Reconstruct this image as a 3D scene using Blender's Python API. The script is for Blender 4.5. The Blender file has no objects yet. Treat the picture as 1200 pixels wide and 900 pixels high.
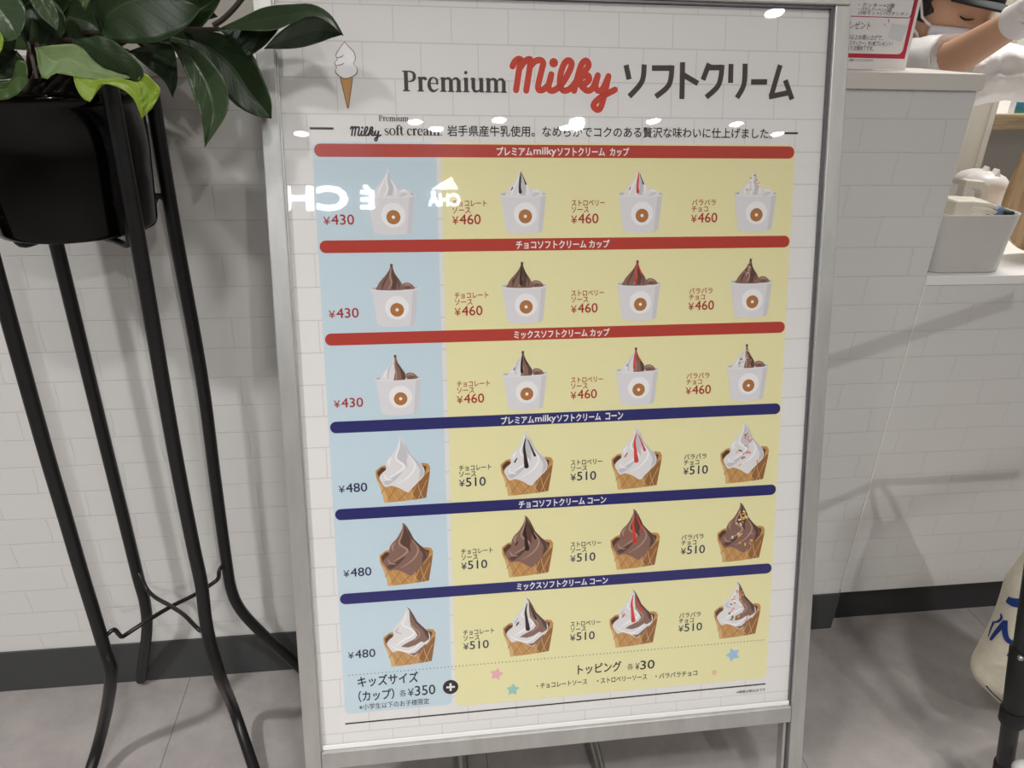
import bpy, bmesh, math, random
from mathutils import Vector, Matrix
random.seed(7)
S = bpy.context.scene
COL = S.collection

# ------------------------------------------------------------------ camera, world, lights, exposure
FPX, YAW, PITCH, ROLL = 871.797, 0.1365, 0.4474, 0.0272      # focal length in pixels of the 1200 px wide frame
CAM = Vector((0.0, -1.1805, 1.2099))
_f = Vector((math.sin(YAW)*math.cos(PITCH), math.cos(YAW)*math.cos(PITCH), -math.sin(PITCH)))
_r = _f.cross(Vector((0, 0, 1))).normalized()
_u = _r.cross(_f)
_c, _s = math.cos(ROLL), math.sin(ROLL)
RIGHT, UP, FWD = _c*_r + _s*_u, -_s*_r + _c*_u, _f
cam = bpy.data.cameras.new('camera')
cam.sensor_fit = 'HORIZONTAL'
cam.sensor_width = 36.0
cam.lens = 36.0*FPX/1200.0
cam.clip_start = 0.02
camo = bpy.data.objects.new('camera', cam)
COL.objects.link(camo)
m = Matrix((RIGHT, UP, -FWD)).transposed().to_4x4()
m.translation = CAM
camo.matrix_world = m
S.camera = camo

S.view_settings.view_transform = 'Standard'
S.view_settings.look = 'None'
S.view_settings.gamma = 1.0
S.view_settings.use_curve_mapping = False
S.view_settings.exposure = -0.14

W = bpy.data.worlds.new('mall_light')
S.world = W
W.use_nodes = True
W.node_tree.nodes['Background'].inputs[0].default_value = (1.0, 0.98, 0.96, 1)
W.node_tree.nodes['Background'].inputs[1].default_value = 0.37

CEIL = 3.0
def spot(name, loc, target, energy, size, blend, radius=0.11, color=(1.0, 0.985, 0.965)):
    l = bpy.data.lights.new(name, 'SPOT')
    l.energy = energy
    l.spot_size = math.radians(size)
    l.spot_blend = blend
    l.shadow_soft_size = radius
    l.color = color
    o = bpy.data.objects.new(name, l)
    COL.objects.link(o)
    o.location = loc
    d = Vector(target) - Vector(loc)
    o.rotation_euler = d.to_track_quat('-Z', 'Y').to_euler()
    return o
spot('downlight_beam', (-1.3, -1.75, CEIL-0.03), (-1.1, -1.1, 0), 300, 92, 1.0)
spot('downlight_beam', (0.35, -2.0, CEIL-0.03), (0.12, -0.9, 0), 165, 80, 1.0)
spot('downlight_beam', (1.9, -1.75, CEIL-0.03), (1.75, -1.2, 0), 16, 92, 1.0)
spot('downlight_beam', (1.26, -4.30, CEIL-0.03), (0.6, -2.2, 0), 200, 90, 1.0, 0.05)
def area(name, loc, target, energy, sx, sy, color=(1, .97, .93)):
    l = bpy.data.lights.new(name, 'AREA')
    l.shape = 'RECTANGLE'
    l.size, l.size_y = sx, sy
    l.energy = energy
    l.color = color
    o = bpy.data.objects.new(name, l)
    COL.objects.link(o)
    o.location = loc
    o.rotation_euler = (Vector(target)-Vector(loc)).to_track_quat('-Z', 'Y').to_euler()
    return o
area('kitchen_ceiling_light', (1.7, 0.75, CEIL-0.1), (1.7, 0.75, 0), 62, 1.6, 0.3)

# ------------------------------------------------------------------ helpers
def srgb(h):
    h = h.lstrip('#')
    v = [int(h[i:i+2], 16)/255 for i in (0, 2, 4)]
    return tuple(x/12.92 if x <= 0.04045 else ((x+0.055)/1.055)**2.4 for x in v)
def at(x, y, Y):
    d = FWD*FPX + RIGHT*(x-600) - UP*(y-450)
    t = (Y-CAM.y)/d.y
    return CAM + d*t
def atz(x, y, z):
    d = FWD*FPX + RIGHT*(x-600) - UP*(y-450)
    t = (z-CAM.z)/d.z
    return CAM + d*t

_mats = {}
def mat(name, color, rough=0.5, metal=0.0, spec=0.5, coat=0.0, emit=None, strength=0.0):
    if name in _mats:
        return _mats[name]
    M = bpy.data.materials.new(name)
    M.use_nodes = True
    b = M.node_tree.nodes['Principled BSDF']
    c = srgb(color) if isinstance(color, str) else color
    b.inputs['Base Color'].default_value = (*c, 1)
    b.inputs['Roughness'].default_value = rough
    b.inputs['Metallic'].default_value = metal
    b.inputs['Specular IOR Level'].default_value = spec
    b.inputs['Coat Weight'].default_value = coat
    b.inputs['Coat Roughness'].default_value = 0.05
    if emit:
        e = srgb(emit) if isinstance(emit, str) else emit
        b.inputs['Emission Color'].default_value = (*e, 1)
        b.inputs['Emission Strength'].default_value = strength
    _mats[name] = M
    return M
def nodes(M):
    nt = M.node_tree
    return nt, nt.nodes['Principled BSDF'], (lambda t: nt.nodes.new('ShaderNode'+t)), nt.links.new
def add_noise(M, scale, amount, bump=0.0, stretch=(1, 1, 1), detail=4, bump_dist=0.002):
    nt, b, N, L = nodes(M)
    tc = N('TexCoord'); mp = N('Mapping'); nz = N('TexNoise')
    mp.inputs['Scale'].default_value = stretch
    nz.inputs['Scale'].default_value = scale
    nz.inputs['Detail'].default_value = detail
    L(tc.outputs['Object'], mp.inputs[0]); L(mp.outputs[0], nz.inputs[0])
    base = b.inputs['Base Color'].default_value[:]
    rp = N('ValToRGB')
    rp.color_ramp.elements[0].position = 0.3
    rp.color_ramp.elements[1].position = 0.7
    rp.color_ramp.elements[0].color = (*[x*(1-amount) for x in base[:3]], 1)
    rp.color_ramp.elements[1].color = (*[min(1, x*(1+amount)) for x in base[:3]], 1)
    L(nz.outputs[0], rp.inputs[0]); L(rp.outputs[0], b.inputs['Base Color'])
    if bump:
        bp = N('Bump'); bp.inputs['Strength'].default_value = bump; bp.inputs['Distance'].default_value = bump_dist
        L(nz.outputs[0], bp.inputs['Height']); L(bp.outputs[0], b.inputs['Normal'])
    return M

def rootloc(o):
    v = Vector((0, 0, 0))
    while o is not None:
        v += o.location
        o = o.parent
    return v
def thing(name, label, cat, loc=(0, 0, 0), group=None):
    o = bpy.data.objects.new(name, None)
    o.empty_display_size = 0.05
    COL.objects.link(o)
    o.location = loc
    o['label'] = label
    o['category'] = cat
    if group:
        o['group'] = group
    return o
def tag(o, label, cat, group=None):
    o['label'] = label
    o['category'] = cat
    if group:
        o['group'] = group
    return o

class MB:
    """collects world-space geometry that becomes ONE mesh object"""
    def __init__(self):
        self.v, self.f, self.mi, self.sm, self.col = [], [], [], [], None
    def add(self, vs, fs, mi=0, smooth=False):
        o = len(self.v)
        self.v += [Vector(p) for p in vs]
        for f in fs:
            self.f.append([i+o for i in f]); self.mi.append(mi); self.sm.append(smooth)
        return self
    def box(self, lo, hi, mi=0, M=None):
        x0, y0, z0 = lo; x1, y1, z1 = hi
        vs = [Vector(p) for p in ((x0,y0,z0),(x1,y0,z0),(x1,y1,z0),(x0,y1,z0),(x0,y0,z1),(x1,y0,z1),(x1,y1,z1),(x0,y1,z1))]
        if M is not None:
            vs = [M @ p for p in vs]
        return self.add(vs, [(0,3,2,1),(4,5,6,7),(0,1,5,4),(1,2,6,5),(2,3,7,6),(3,0,4,7)], mi)
    def tube(self, pts, rad, seg=14, mi=0, caps=True):
        pts = [Vector(p) for p in pts]
        n = len(pts)
        rs = rad if isinstance(rad, (list, tuple)) else [rad]*n
        prev = None
        vs, fs = [], []
        for i, p in enumerate(pts):
            t = (pts[min(i+1, n-1)] - pts[max(i-1, 0)]).normalized()
            if prev is None:
                a = Vector((0, 0, 1)) if abs(t.z) < 0.9 else Vector((1, 0, 0))
                nrm = t.cross(a).normalized()
            else:
                nrm = (prev - t*prev.dot(t)).normalized()
            prev = nrm
            bn = t.cross(nrm)
            for k in range(seg):
                a = 2*math.pi*k/seg
                vs.append(p + (nrm*math.cos(a) + bn*math.sin(a))*rs[i])
        for i in range(n-1):
            for k in range(seg):
                k2 = (k+1) % seg
                fs.append((i*seg+k, i*seg+k2, (i+1)*seg+k2, (i+1)*seg+k))
        self.add(vs, fs, mi, True)
        if caps:
            self.add(vs[:seg], [tuple(range(seg))[::-1]], mi)
            self.add(vs[-seg:], [tuple(range(seg))], mi)
        return self
    def lathe(self, c, prof, seg=40, mi=0, M=None, smooth=True):
        vs, fs = [], []
        n = len(prof)
        for (r, z) in prof:
            for k in range(seg):
                a = 2*math.pi*k/seg
                p = Vector((r*math.cos(a), r*math.sin(a), z))
                p = (M @ p) if M is not None else p
                vs.append(Vector(c) + p)
        for i in range(n-1):
            for k in range(seg):
                k2 = (k+1) % seg
                fs.append((i*seg+k, i*seg+k2, (i+1)*seg+k2, (i+1)*seg+k))
        return self.add(vs, fs, mi, smooth)
    def grid(self, rows, mi=0, smooth=True, close=False):
        nr, nc = len(rows), len(rows[0])
        vs = [p for r in rows for p in r]
        fs = []
        for i in range(nr-1):
            for j in range(nc - (0 if close else 1)):
                j2 = (j+1) % nc
                fs.append((i*nc+j, i*nc+j2, (i+1)*nc+j2, (i+1)*nc+j))
        return self.add(vs, fs, mi, smooth)
    def prism(self, poly, ext, mi=0):
        ext = Vector(ext); n = len(poly)
        a = [Vector(p) for p in poly]; b = [p+ext for p in a]
        fs = [tuple(range(n))[::-1], tuple(range(n, 2*n))]
        fs += [(i, (i+1) % n, n+(i+1) % n, n+i) for i in range(n)]
        return self.add(a+b, fs, mi)
    def build(self, name, mats, parent=None, origin=None, sharp=None):
        if not isinstance(mats, (list, tuple)):
            mats = [mats]
        if parent is not None:
            off = rootloc(parent)
        elif origin is not None:
            off = Vector(origin)
        else:
            xs = [p.x for p in self.v]; ys = [p.y for p in self.v]; zs = [p.z for p in self.v]
            off = Vector(((min(xs)+max(xs))/2, (min(ys)+max(ys))/2, min(zs)))
        me = bpy.data.meshes.new(name)
        me.from_pydata([tuple(p-off) for p in self.v], [], self.f)
        for mm in mats:
            me.materials.append(mm)
        me.polygons.foreach_set('material_index', self.mi)
        me.polygons.foreach_set('use_smooth', self.sm)
        if sharp:
            me.set_sharp_from_angle(angle=math.radians(sharp))
        me.update()
        o = bpy.data.objects.new(name, me)
        COL.objects.link(o)
        if parent is not None:
            o.parent = parent
        else:
            o.location = off
        return o
def fixnormals(o):
    bm = bmesh.new(); bm.from_mesh(o.data)
    bmesh.ops.remove_doubles(bm, verts=bm.verts, dist=1e-6)
    bmesh.ops.recalc_face_normals(bm, faces=bm.faces)
    bm.to_mesh(o.data); bm.free()
    return o
def bevel(o, w=0.003, seg=2):
    md = o.modifiers.new('bevel', 'BEVEL')
    md.width = w; md.segments = seg; md.limit_method = 'ANGLE'; md.angle_limit = math.radians(40)
    return o
def structure(o):
    o['kind'] = 'structure'
    return o
def smooth_path(pts, n=8):
    """Catmull-Rom through the points (tuples of any dimension)"""
    P = [tuple(p) for p in pts]
    out = []
    for i in range(len(P)-1):
        p0 = P[max(i-1, 0)]; p1 = P[i]; p2 = P[i+1]; p3 = P[min(i+2, len(P)-1)]
        for k in range(n):
            t = k/n
            out.append(tuple(0.5*(2*b + (c-a)*t + (2*a-5*b+4*c-d)*t*t + (3*b-a-3*c+d)*t**3) for a, b, c, d in zip(p0, p1, p2, p3)))
    out.append(P[-1])
    return out

# ------------------------------------------------------------------ materials
def brick_paint(name, base, row, width, mort, bump_d, zoff=0.0, xoff=0.0):
    M = mat(name, base, 0.55)
    nt, b, N, L = nodes(M)
    tc = N('NewGeometry'); sep = N('SeparateXYZ'); cmb = N('CombineXYZ')
    L(tc.outputs['Position'], sep.inputs[0])
    ax = N('Math'); ax.inputs[1].default_value = xoff; ax.operation = 'ADD'
    az = N('Math'); az.inputs[1].default_value = zoff; az.operation = 'ADD'
    L(sep.outputs[0], ax.inputs[0]); L(sep.outputs[2], az.inputs[0])
    nz = N('TexNoise'); nz.inputs['Scale'].default_value = 14; nz.inputs['Detail'].default_value = 3
    L(tc.outputs['Position'], nz.inputs[0])
    wob = N('MapRange'); wob.inputs[3].default_value = -0.007; wob.inputs[4].default_value = 0.007
    L(nz.outputs[0], wob.inputs[0])
    ax2 = N('Math'); L(ax.outputs[0], ax2.inputs[0]); L(wob.outputs[0], ax2.inputs[1])
    wz = N('Math'); wz.operation = 'MULTIPLY'; wz.inputs[1].default_value = 0.22; L(wob.outputs[0], wz.inputs[0])
    az2 = N('Math'); L(az.outputs[0], az2.inputs[0]); L(wz.outputs[0], az2.inputs[1])
    L(ax2.outputs[0], cmb.inputs[0]); L(az2.outputs[0], cmb.inputs[1])
    br = N('TexBrick'); L(cmb.outputs[0], br.inputs[0])
    br.inputs['Scale'].default_value = 1.0
    br.inputs['Brick Width'].default_value = width
    br.inputs['Row Height'].default_value = row
    br.inputs['Mortar Size'].default_value = mort
    br.inputs['Mortar Smooth'].default_value = 0.6
    c = srgb(base)
    br.inputs['Color1'].default_value = (*c, 1)
    br.inputs['Color2'].default_value = (*[x*0.985 for x in c], 1)
    br.inputs['Mortar'].default_value = (*[x*0.90 for x in c], 1)
    L(br.outputs[0], b.inputs['Base Color'])
    fine = N('TexNoise'); fine.inputs['Scale'].default_value = 60; fine.inputs['Detail'].default_value = 5
    mpf = N('Mapping'); mpf.inputs['Scale'].default_value = (0.6, 1, 2.0)
    L(tc.outputs['Position'], mpf.inputs[0]); L(mpf.outputs[0], fine.inputs[0])
    mul = N('Math'); mul.operation = 'MULTIPLY_ADD'; mul.inputs[1].default_value = -1.0
    L(br.outputs['Fac'], mul.inputs[0])
    fs = N('Math'); fs.operation = 'MULTIPLY'; fs.inputs[1].default_value = 0.3
    L(fine.outputs[0], fs.inputs[0]); L(fs.outputs[0], mul.inputs[2])
    bp = N('Bump'); bp.inputs['Strength'].default_value = 0.42; bp.inputs['Distance'].default_value = bump_d
    L(mul.outputs[0], bp.inputs['Height']); L(bp.outputs[0], b.inputs['Normal'])
    return M
M_brick = brick_paint('white_painted_brick', '#d9d7d4', 0.053, 0.146, 0.0011, 0.0022, zoff=-0.0311, xoff=-0.867+1.46*3)
M_ledge = mat('ledge_laminate', '#d9d4cc', 0.4)
M_kick = mat('dark_grey_vinyl', '#3f4041', 0.55)
M_white = mat('white_paint', '#e6e3de', 0.6)
M_alu = add_noise(mat('brushed_aluminium', '#cfcecb', 0.42, 0.8), 60, 0.06, stretch=(1, 1, 0.02))
M_alud = mat('frame_channel', '#77767a', 0.4, 0.8)
M_steel = mat('satin_steel_tube', '#bfbeba', 0.25, 1.0)
M_black = add_noise(mat('black_iron', '#0d0d0e', 0.38), 40, 0.3)
M_pot = mat('black_gloss_plastic', '#050404', 0.10, 0, 0.22)
M_plastic = mat('white_plastic', '#f0efed', 0.35)

def floor_mat():
    M = mat('taupe_vinyl_tile', '#a19b98', 0.5)
    nt, b, N, L = nodes(M)
    tc = N('TexCoord')
    mp = N('Mapping'); mp.inputs['Location'].default_value = (0.483, 0.49, 0)
    L(tc.outputs['Object'], mp.inputs[0])
    br = N('TexBrick'); L(mp.outputs[0], br.inputs[0])
    br.offset = 0.0
    br.inputs['Scale'].default_value = 1.0
    br.inputs['Brick Width'].default_value = 0.5825
    br.inputs['Row Height'].default_value = 0.5825
    br.inputs['Mortar Size'].default_value = 0.0008
    c = srgb('#a19b98')
    n1 = N('TexNoise'); n1.inputs['Scale'].default_value = 9; n1.inputs['Detail'].default_value = 9; n1.inputs['Roughness'].default_value = 0.7
    L(tc.outputs['Object'], n1.inputs[0])
    rp = N('ValToRGB'); L(n1.outputs[0], rp.inputs[0])
    rp.color_ramp.elements[0].position = 0.35; rp.color_ramp.elements[1].position = 0.68
    rp.color_ramp.elements[0].color = (*[x*0.84 for x in c], 1)
    rp.color_ramp.elements[1].color = (*[x*1.12 for x in c], 1)
    L(rp.outputs[0], br.inputs['Color1']); L(rp.outputs[0], br.inputs['Color2'])
    br.inputs['Mortar'].default_value = (*[x*0.35 for x in c], 1)
    L(br.outputs[0], b.inputs['Base Color'])
    n2 = N('TexNoise'); n2.inputs['Scale'].default_value = 220; n2.inputs['Detail'].default_value = 3
    L(tc.outputs['Object'], n2.inputs[0])
    bp = N('Bump'); bp.inputs['Strength'].default_value = 0.15; bp.inputs['Distance'].default_value = 0.001
    L(n2.outputs[0], bp.inputs['Height']); L(bp.outputs[0], b.inputs['Normal'])
    return M
M_floor = floor_mat()

# ------------------------------------------------------------------ the setting
structure(MB().box((-5, -8, -0.05), (5, 2.4, 0)).build('floor', M_floor, origin=(0, 0, 0)))
structure(MB().box((-5, -8, CEIL), (5, 2.4, CEIL+0.05)).build('ceiling', M_white))
M_kwall = mat('kitchen_wall_paint', '#d8d4cc', 0.6)
structure(MB().box((-5, 2.0, 0), (5, 2.1, CEIL)).build('wall_back', M_kwall))
M_opp = mat('opposite_shop_wall', '#b9b4ad', 0.6)
structure(MB().box((-5, -7.7, 0), (5, -7.6, CEIL)).build('wall_front', M_opp))

# tall counter
SEAM = 0.906
tc_ = thing('tall_counter', 'tall counter faced with white painted brick behind the menu stand', 'counter', (-0.6, 0.06, 0))
bevel(MB().box((-2.6, 0.0, 0.0), (SEAM, 0.14, 1.1346)).build('brick_panel', M_brick, tc_), 0.002)
led = MB()
lx0, lx1, ly0, ly1, lz0, lz1 = -2.6, SEAM+0.005, -0.006, 0.17, 1.1350, 1.161
corner = [(lx0, lz0), (lx1-0.004, lz0), (lx1, lz0+0.004)] + [(lx1-0.007+0.007*math.cos(a), lz1-0.007+0.007*math.sin(a)) for a in (0, .4, .8, 1.2, 1.57)] + [(lx0, lz1)]
led.prism([(x, ly0, z) for x, z in corner], (0, ly1-ly0, 0))
bevel(led.build('ledge', M_ledge, tc_), 0.002)
kick = MB().box((-2.6, -0.004, 0.0), (SEAM, 0.0, 0.0998))
bevel(kick.build('kick_board', M_kick, tc_), 0.001)
MB().box((SEAM-0.0006, -0.0012, 0.11), (SEAM+0.0014, 0.001, 0.8265)).build('edge_trim', mat('pale_edge_trim', '#f2efea', 0.5), tc_)

# low counter to the right
lc = thing('low_counter', 'lower counter with white painted brick front, right of the tall counter', 'counter', (1.9, 0.06, 0))
MB().box((SEAM+0.0015, 0.0, 0.0998), (3.2, 0.02, 0.808)).build('brick_panel', M_brick, lc)
bevel(MB().box((SEAM+0.0015, -0.002, 0.8085), (3.2, 0.62, 0.826)).build('worktop', M_plastic, lc), 0.0015)
MB().box((SEAM+0.0025, 0.55, 0.0), (3.2, 0.6, 0.808)).build('back_panel', M_white, lc)
MB().box((SEAM+0.0015, 0.026, 0.0), (3.2, 0.04, 0.0996)).build('kick_board', mat('black_vinyl', '#2b2c2e', 0.5), lc)

# ------------------------------------------------------------------ menu stand
BL = Vector((-0.15808, -0.41204, 0.26163))
PSI, LEAN, PH = 0.009638, 0.267998, 1.015
EX = Vector((math.cos(PSI), math.sin(PSI), 0))
_n = Vector((math.sin(PSI), -math.cos(PSI), 0))
EV = Vector((0, 0, 1))*math.cos(LEAN) - _n*math.sin(LEAN)
EN = EX.cross(EV).normalized()
PWM, PHM = 717.7, 1015.0
def pp(u, v, d=0.0):
    """poster millimetres (u from the left, v down from the top, d out of the sheet) to world"""
    return BL + EX*(u*0.001) + EV*((PHM-v)*0.001) + EN*(d*0.001)
stand = thing('menu_stand', 'aluminium framed soft serve menu board stand leaning back in front of the brick counter', 'sign', (0.2, -0.42, 0))

def pbox(u0, v0, u1, v1, d0, d1):
    mb = MB()
    c = [pp(u, v, d) for d in (d0, d1) for u, v in ((u0, v1), (u1, v1), (u1, v0), (u0, v0))]
    mb.add(c, [(3,2,1,0),(4,5,6,7),(0,1,5,4),(1,2,6,5),(2,3,7,6),(3,0,4,7)])
    return mb
FW = 22.5
leg_end = (BL.z/ math.cos(LEAN))*1000 + PHM
fixnormals(bevel(pbox(-FW, -2.6, 0, leg_end-5, -14, 12).build('frame_stile', M_alu, stand), 0.0015))
fixnormals(bevel(pbox(PWM, -2.6, PWM+FW, leg_end-5, -14, 12).build('frame_stile', M_alu, stand), 0.0015))
fixnormals(bevel(pbox(-FW, -36, PWM+FW-1.5, -2.9, -14, 12.6).build('frame_rail', M_alu, stand), 0.0015))
fixnormals(bevel(pbox(0.2, PHM, PWM-0.2, PHM+27, -14, 11).build('frame_rail', M_alu, stand), 0.0015))
fixnormals(pbox(0.2, -2.5, PWM-0.2, 0, -12, 7).build('frame_channel', M_alud, stand))
fixnormals(pbox(PWM-2.2, 0, PWM-0.1, PHM-0.2, 1.2, 6).build('frame_channel', M_alud, stand))
fixnormals(pbox(0.1, 0, 2.0, PHM-0.2, 1.2, 8).build('frame_channel', M_alu, stand))
fixnormals(pbox(PWM-8.5, PHM+27.3, PWM-4.2, leg_end-6, -12, 4).build('frame_channel', M_alu, stand))
fixnormals(pbox(PWM-4.1, PHM+27.3, PWM-0.1, leg_end-6, -12, 0).build('frame_channel', M_alud, stand))
fixnormals(pbox(0.3, 0.3, PWM-0.3, PHM-0.3, -9, -0.6).build('back_board', mat('grey_board', '#9a9a98', 0.6), stand))
fixnormals(bevel(pbox(2.0, PHM-7.5, PWM-2.3, PHM-0.3, 4.2, 6.0).build('cover_lip', M_plastic, stand), 0.001))
for x in (0.0545, 0.2985):
    yb = -0.05
    b = MB().tube([(x, yb, 0.0115), (x, -0.62, 0.0115)], 0.0105, 16)
    b.build('base_tube', M_steel, stand)
MB().tube([(-0.13, -0.06, 0.033), (0.53, -0.06, 0.033)], 0.0105, 14).build('base_tube', M_steel, stand)
for u in (30, PWM-30):
    MB().tube([pp(u, 60, -20), Vector((pp(u, 60).x, -0.06, 0.04))], 0.009, 12).build('rear_leg', M_steel, stand)
for s in (0, 1):
    u = -FW/2 if s == 0 else PWM+FW/2
    e = pp(u, leg_end-2, -2)
    MB().box((e.x-0.016, e.y-0.02, 0.0), (e.x+0.016, e.y+0.02, 0.012)).build('rubber_foot', M_black, stand)

# --- acrylic pane: a thin clear sheet that mirrors by its angle
def pane_mat():
    M = bpy.data.materials.new('clear_acrylic'); M.use_nodes = True
    nt = M.node_tree; nt.nodes.clear()
    N = lambda t: nt.nodes.new('ShaderNode'+t); L = nt.links.new
    out = N('OutputMaterial'); mix = N('MixShader'); tr = N('BsdfTransparent'); gl = N('BsdfGlossy')
    gl.inputs['Roughness'].default_value = 0.012
    geo = N('NewGeometry'); dot = N('VectorMath'); dot.operation = 'DOT_PRODUCT'
    L(geo.outputs['Normal'], dot.inputs[0]); L(geo.outputs['Incoming'], dot.inputs[1])
    ab = N('Math'); ab.operation = 'ABSOLUTE'; L(dot.outputs['Value'], ab.inputs[0])
    om = N('Math'); om.operation = 'SUBTRACT'; om.inputs[0].default_value = 1.0; L(ab.outputs[0], om.inputs[1])
    pw = N('Math'); pw.operation = 'POWER'; pw.inputs[1].default_value = 5.0; L(om.outputs[0], pw.inputs[0])
    ma = N('Math'); ma.operation = 'MULTIPLY_ADD'; ma.inputs[1].default_value = 0.96; ma.inputs[2].default_value = 0.04
    L(pw.outputs[0], ma.inputs[0])
    L(ma.outputs[0], mix.inputs[0]); L(tr.outputs[0], mix.inputs[1]); L(gl.outputs[0], mix.inputs[2])
    L(mix.outputs[0], out.inputs[0])
    return M
fixnormals(pbox(2.2, 0.4, PWM-2.4, PHM-0.6, 2.0, 2.0+1.2).build('cover_pane', pane_mat(), stand))

# --- the printed sheet
def ink(name, color):
    return mat('ink_'+name, color, 0.6, 0, 0.3)
I_dark = ink('charcoal', '#453c39'); I_black = ink('black', '#1f1b1d')
I_red = ink('red', '#bb4034'); I_redt = ink('price_red', '#ae2a24'); I_milky = ink('logo_red', '#d0432f')
I_navy = ink('navy', '#292a6e'); I_navyt = ink('price_navy', '#1e1f4d')
I_blue = ink('pale_blue', '#cde0ea'); I_yel = ink('pale_yellow', '#f0eab6'); I_yel2 = ink('pale_cream', '#f2eab0')
I_white = ink('white', '#f3f1ef'); I_line = ink('joint_grey', '#d5d2d1')
I_sheet = ink('sheet_white', '#ebe9e7')
poster = fixnormals(pbox(0.4, 0.4, PWM-0.4, PHM-0.4, -0.5, 0.0).build('poster', I_sheet, stand))

def P2(pts, d):
    return [pp(u, v, d) for u, v in pts]
def ribbon2(pts, widths, cap='round', n=10):
    """flat stroke polygons (2-D) of a polyline with a width at each point: list of quads + round end fans"""
    quads = []
    k = len(pts)
    if not isinstance(widths, (list, tuple)):
        widths = [widths]*k
    L_, R_ = [], []
    for i in range(k):
        a = pts[max(i-1, 0)]; b = pts[min(i+1, k-1)]
        dx, dy = b[0]-a[0], b[1]-a[1]
        l = math.hypot(dx, dy) or 1
        nx, ny = -dy/l, dx/l
        w = widths[i]/2
        L_.append((pts[i][0]+nx*w, pts[i][1]+ny*w)); R_.append((pts[i][0]-nx*w, pts[i][1]-ny*w))
    for i in range(k-1):
        quads.append([L_[i], L_[i+1], R_[i+1], R_[i]])
    if cap == 'round':
        for i in ((0, k-1) if k > 1 else (0,)):
            w = widths[i]/2
            quads.append([(pts[i][0]+w*math.cos(2*math.pi*j/18), pts[i][1]+w*math.sin(2*math.pi*j/18)) for j in range(18)])
    return quads
def flat(mb, polys, d, mi=0, step=True):
    k = getattr(mb, 'layer', 0)
    mb.layer = k+1 if step else 0
    for i, q in enumerate(polys):
        e = d + min(k, 14)*0.006 + (0.004 if len(q) > 4 else (i % 3)*0.001)
        mb.add(P2(q, e), [tuple(range(len(q)))], mi)
def smooth_stroke(pts, w, n=6):
    if isinstance(w, (list, tuple)):
        sp = smooth_path([(p[0], p[1], ww) for p, ww in zip(pts, w)], n)
        return ribbon2([(a, b) for a, b, c in sp], [c for a, b, c in sp])
    sp = smooth_path(pts, n)
    return ribbon2(sp, w)
def rrect(u0, v0, u1, v1, r, n=6, corners=(1, 1, 1, 1)):
    out = []
    for (cx, cy, a0, on) in ((u1-r, v0+r, -90, corners[1]), (u1-r, v1-r, 0, corners[2]), (u0+r, v1-r, 90, corners[3]), (u0+r, v0+r, 180, corners[0])):
        if on:
            for j in range(n+1):
                a = math.radians(a0+90*j/n)
                out.append((cx+r*math.cos(a), cy+r*math.sin(a)))
        else:
            out.append({-90: (u1, v0), 0: (u1, v1), 90: (u0, v1), 180: (u0, v0)}[a0])
    return out
def circ(u, v, r, n=28):
    return [(u+r*math.cos(2*math.pi*j/n), v+r*math.sin(2*math.pi*j/n)) for j in range(n)]
# printed brick joints
jb = MB()
rows = [10.5+42.75*i for i in range(24)]
for i, v in enumerate(rows):
    flat(jb, [[(1, v-0.7), (PWM-1, v-0.7), (PWM-1, v+0.7), (1, v+0.7)]], 0.05, 0, False)
for i in range(-1, 24):
    v0 = max(1, 10.5+42.75*i); v1 = min(PHM-1, v0+42.75 if i >= 0 else 10.5)
    off = 33.0 if i % 2 else 0.0
    u = off-2
    while u < PWM-2:
        if u > 2:
            flat(jb, [[(u-0.5, v0), (u+0.5, v0), (u+0.5, v1), (u-0.5, v1)]], 0.05, 0, False)
        u += 71.8
jb.build('printed_joints', I_line, poster)
# coloured columns
def panel(name, poly, m_, d):
    b = MB(); flat(b, [poly], d); return b.build(name, m_, poster)
panel('blue_column', rrect(36, 172, 190, 964, 8), I_blue, 0.10)
panel('yellow_column', rrect(196, 172, 678, 968, 8), I_yel, 0.10)

# --- lettering
_txt = {}
def glyphs(s):
    """filled outline of a line of lettering, scaled to a unit box, its aspect and its outline edges"""
    if s not in _txt:
        cu = bpy.data.curves.new('t', 'FONT')
        cu.body = s
        cu.size = 1.0
        cu.resolution_u = 3
        cu.fill_mode = 'FRONT'
        o = bpy.data.objects.new('t', cu)
        COL.objects.link(o)
        dg = bpy.context.evaluated_depsgraph_get()
        me = bpy.data.meshes.new_from_object(o.evaluated_get(dg))
        vs = [(v.co.x, v.co.y) for v in me.vertices]
        fs = [tuple(p.vertices) for p in me.polygons]
        bpy.data.objects.remove(o); bpy.data.curves.remove(cu); bpy.data.meshes.remove(me)
        cnt = {}
        for f in fs:
            for a, b in zip(f, f[1:]+f[:1]):
                cnt[(min(a, b), max(a, b))] = cnt.get((min(a, b), max(a, b)), 0)+1
        ed = [k for k, n in cnt.items() if n == 1]
        x0 = min(v[0] for v in vs); x1 = max(v[0] for v in vs)
        y0 = min(v[1] for v in vs); y1 = max(v[1] for v in vs)
        _txt[s] = ([((x-x0)/(x1-x0), (y-y0)/(y1-y0)) for x, y in vs], fs, (x1-x0)/(y1-y0), ed)
    return _txt[s]
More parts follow.
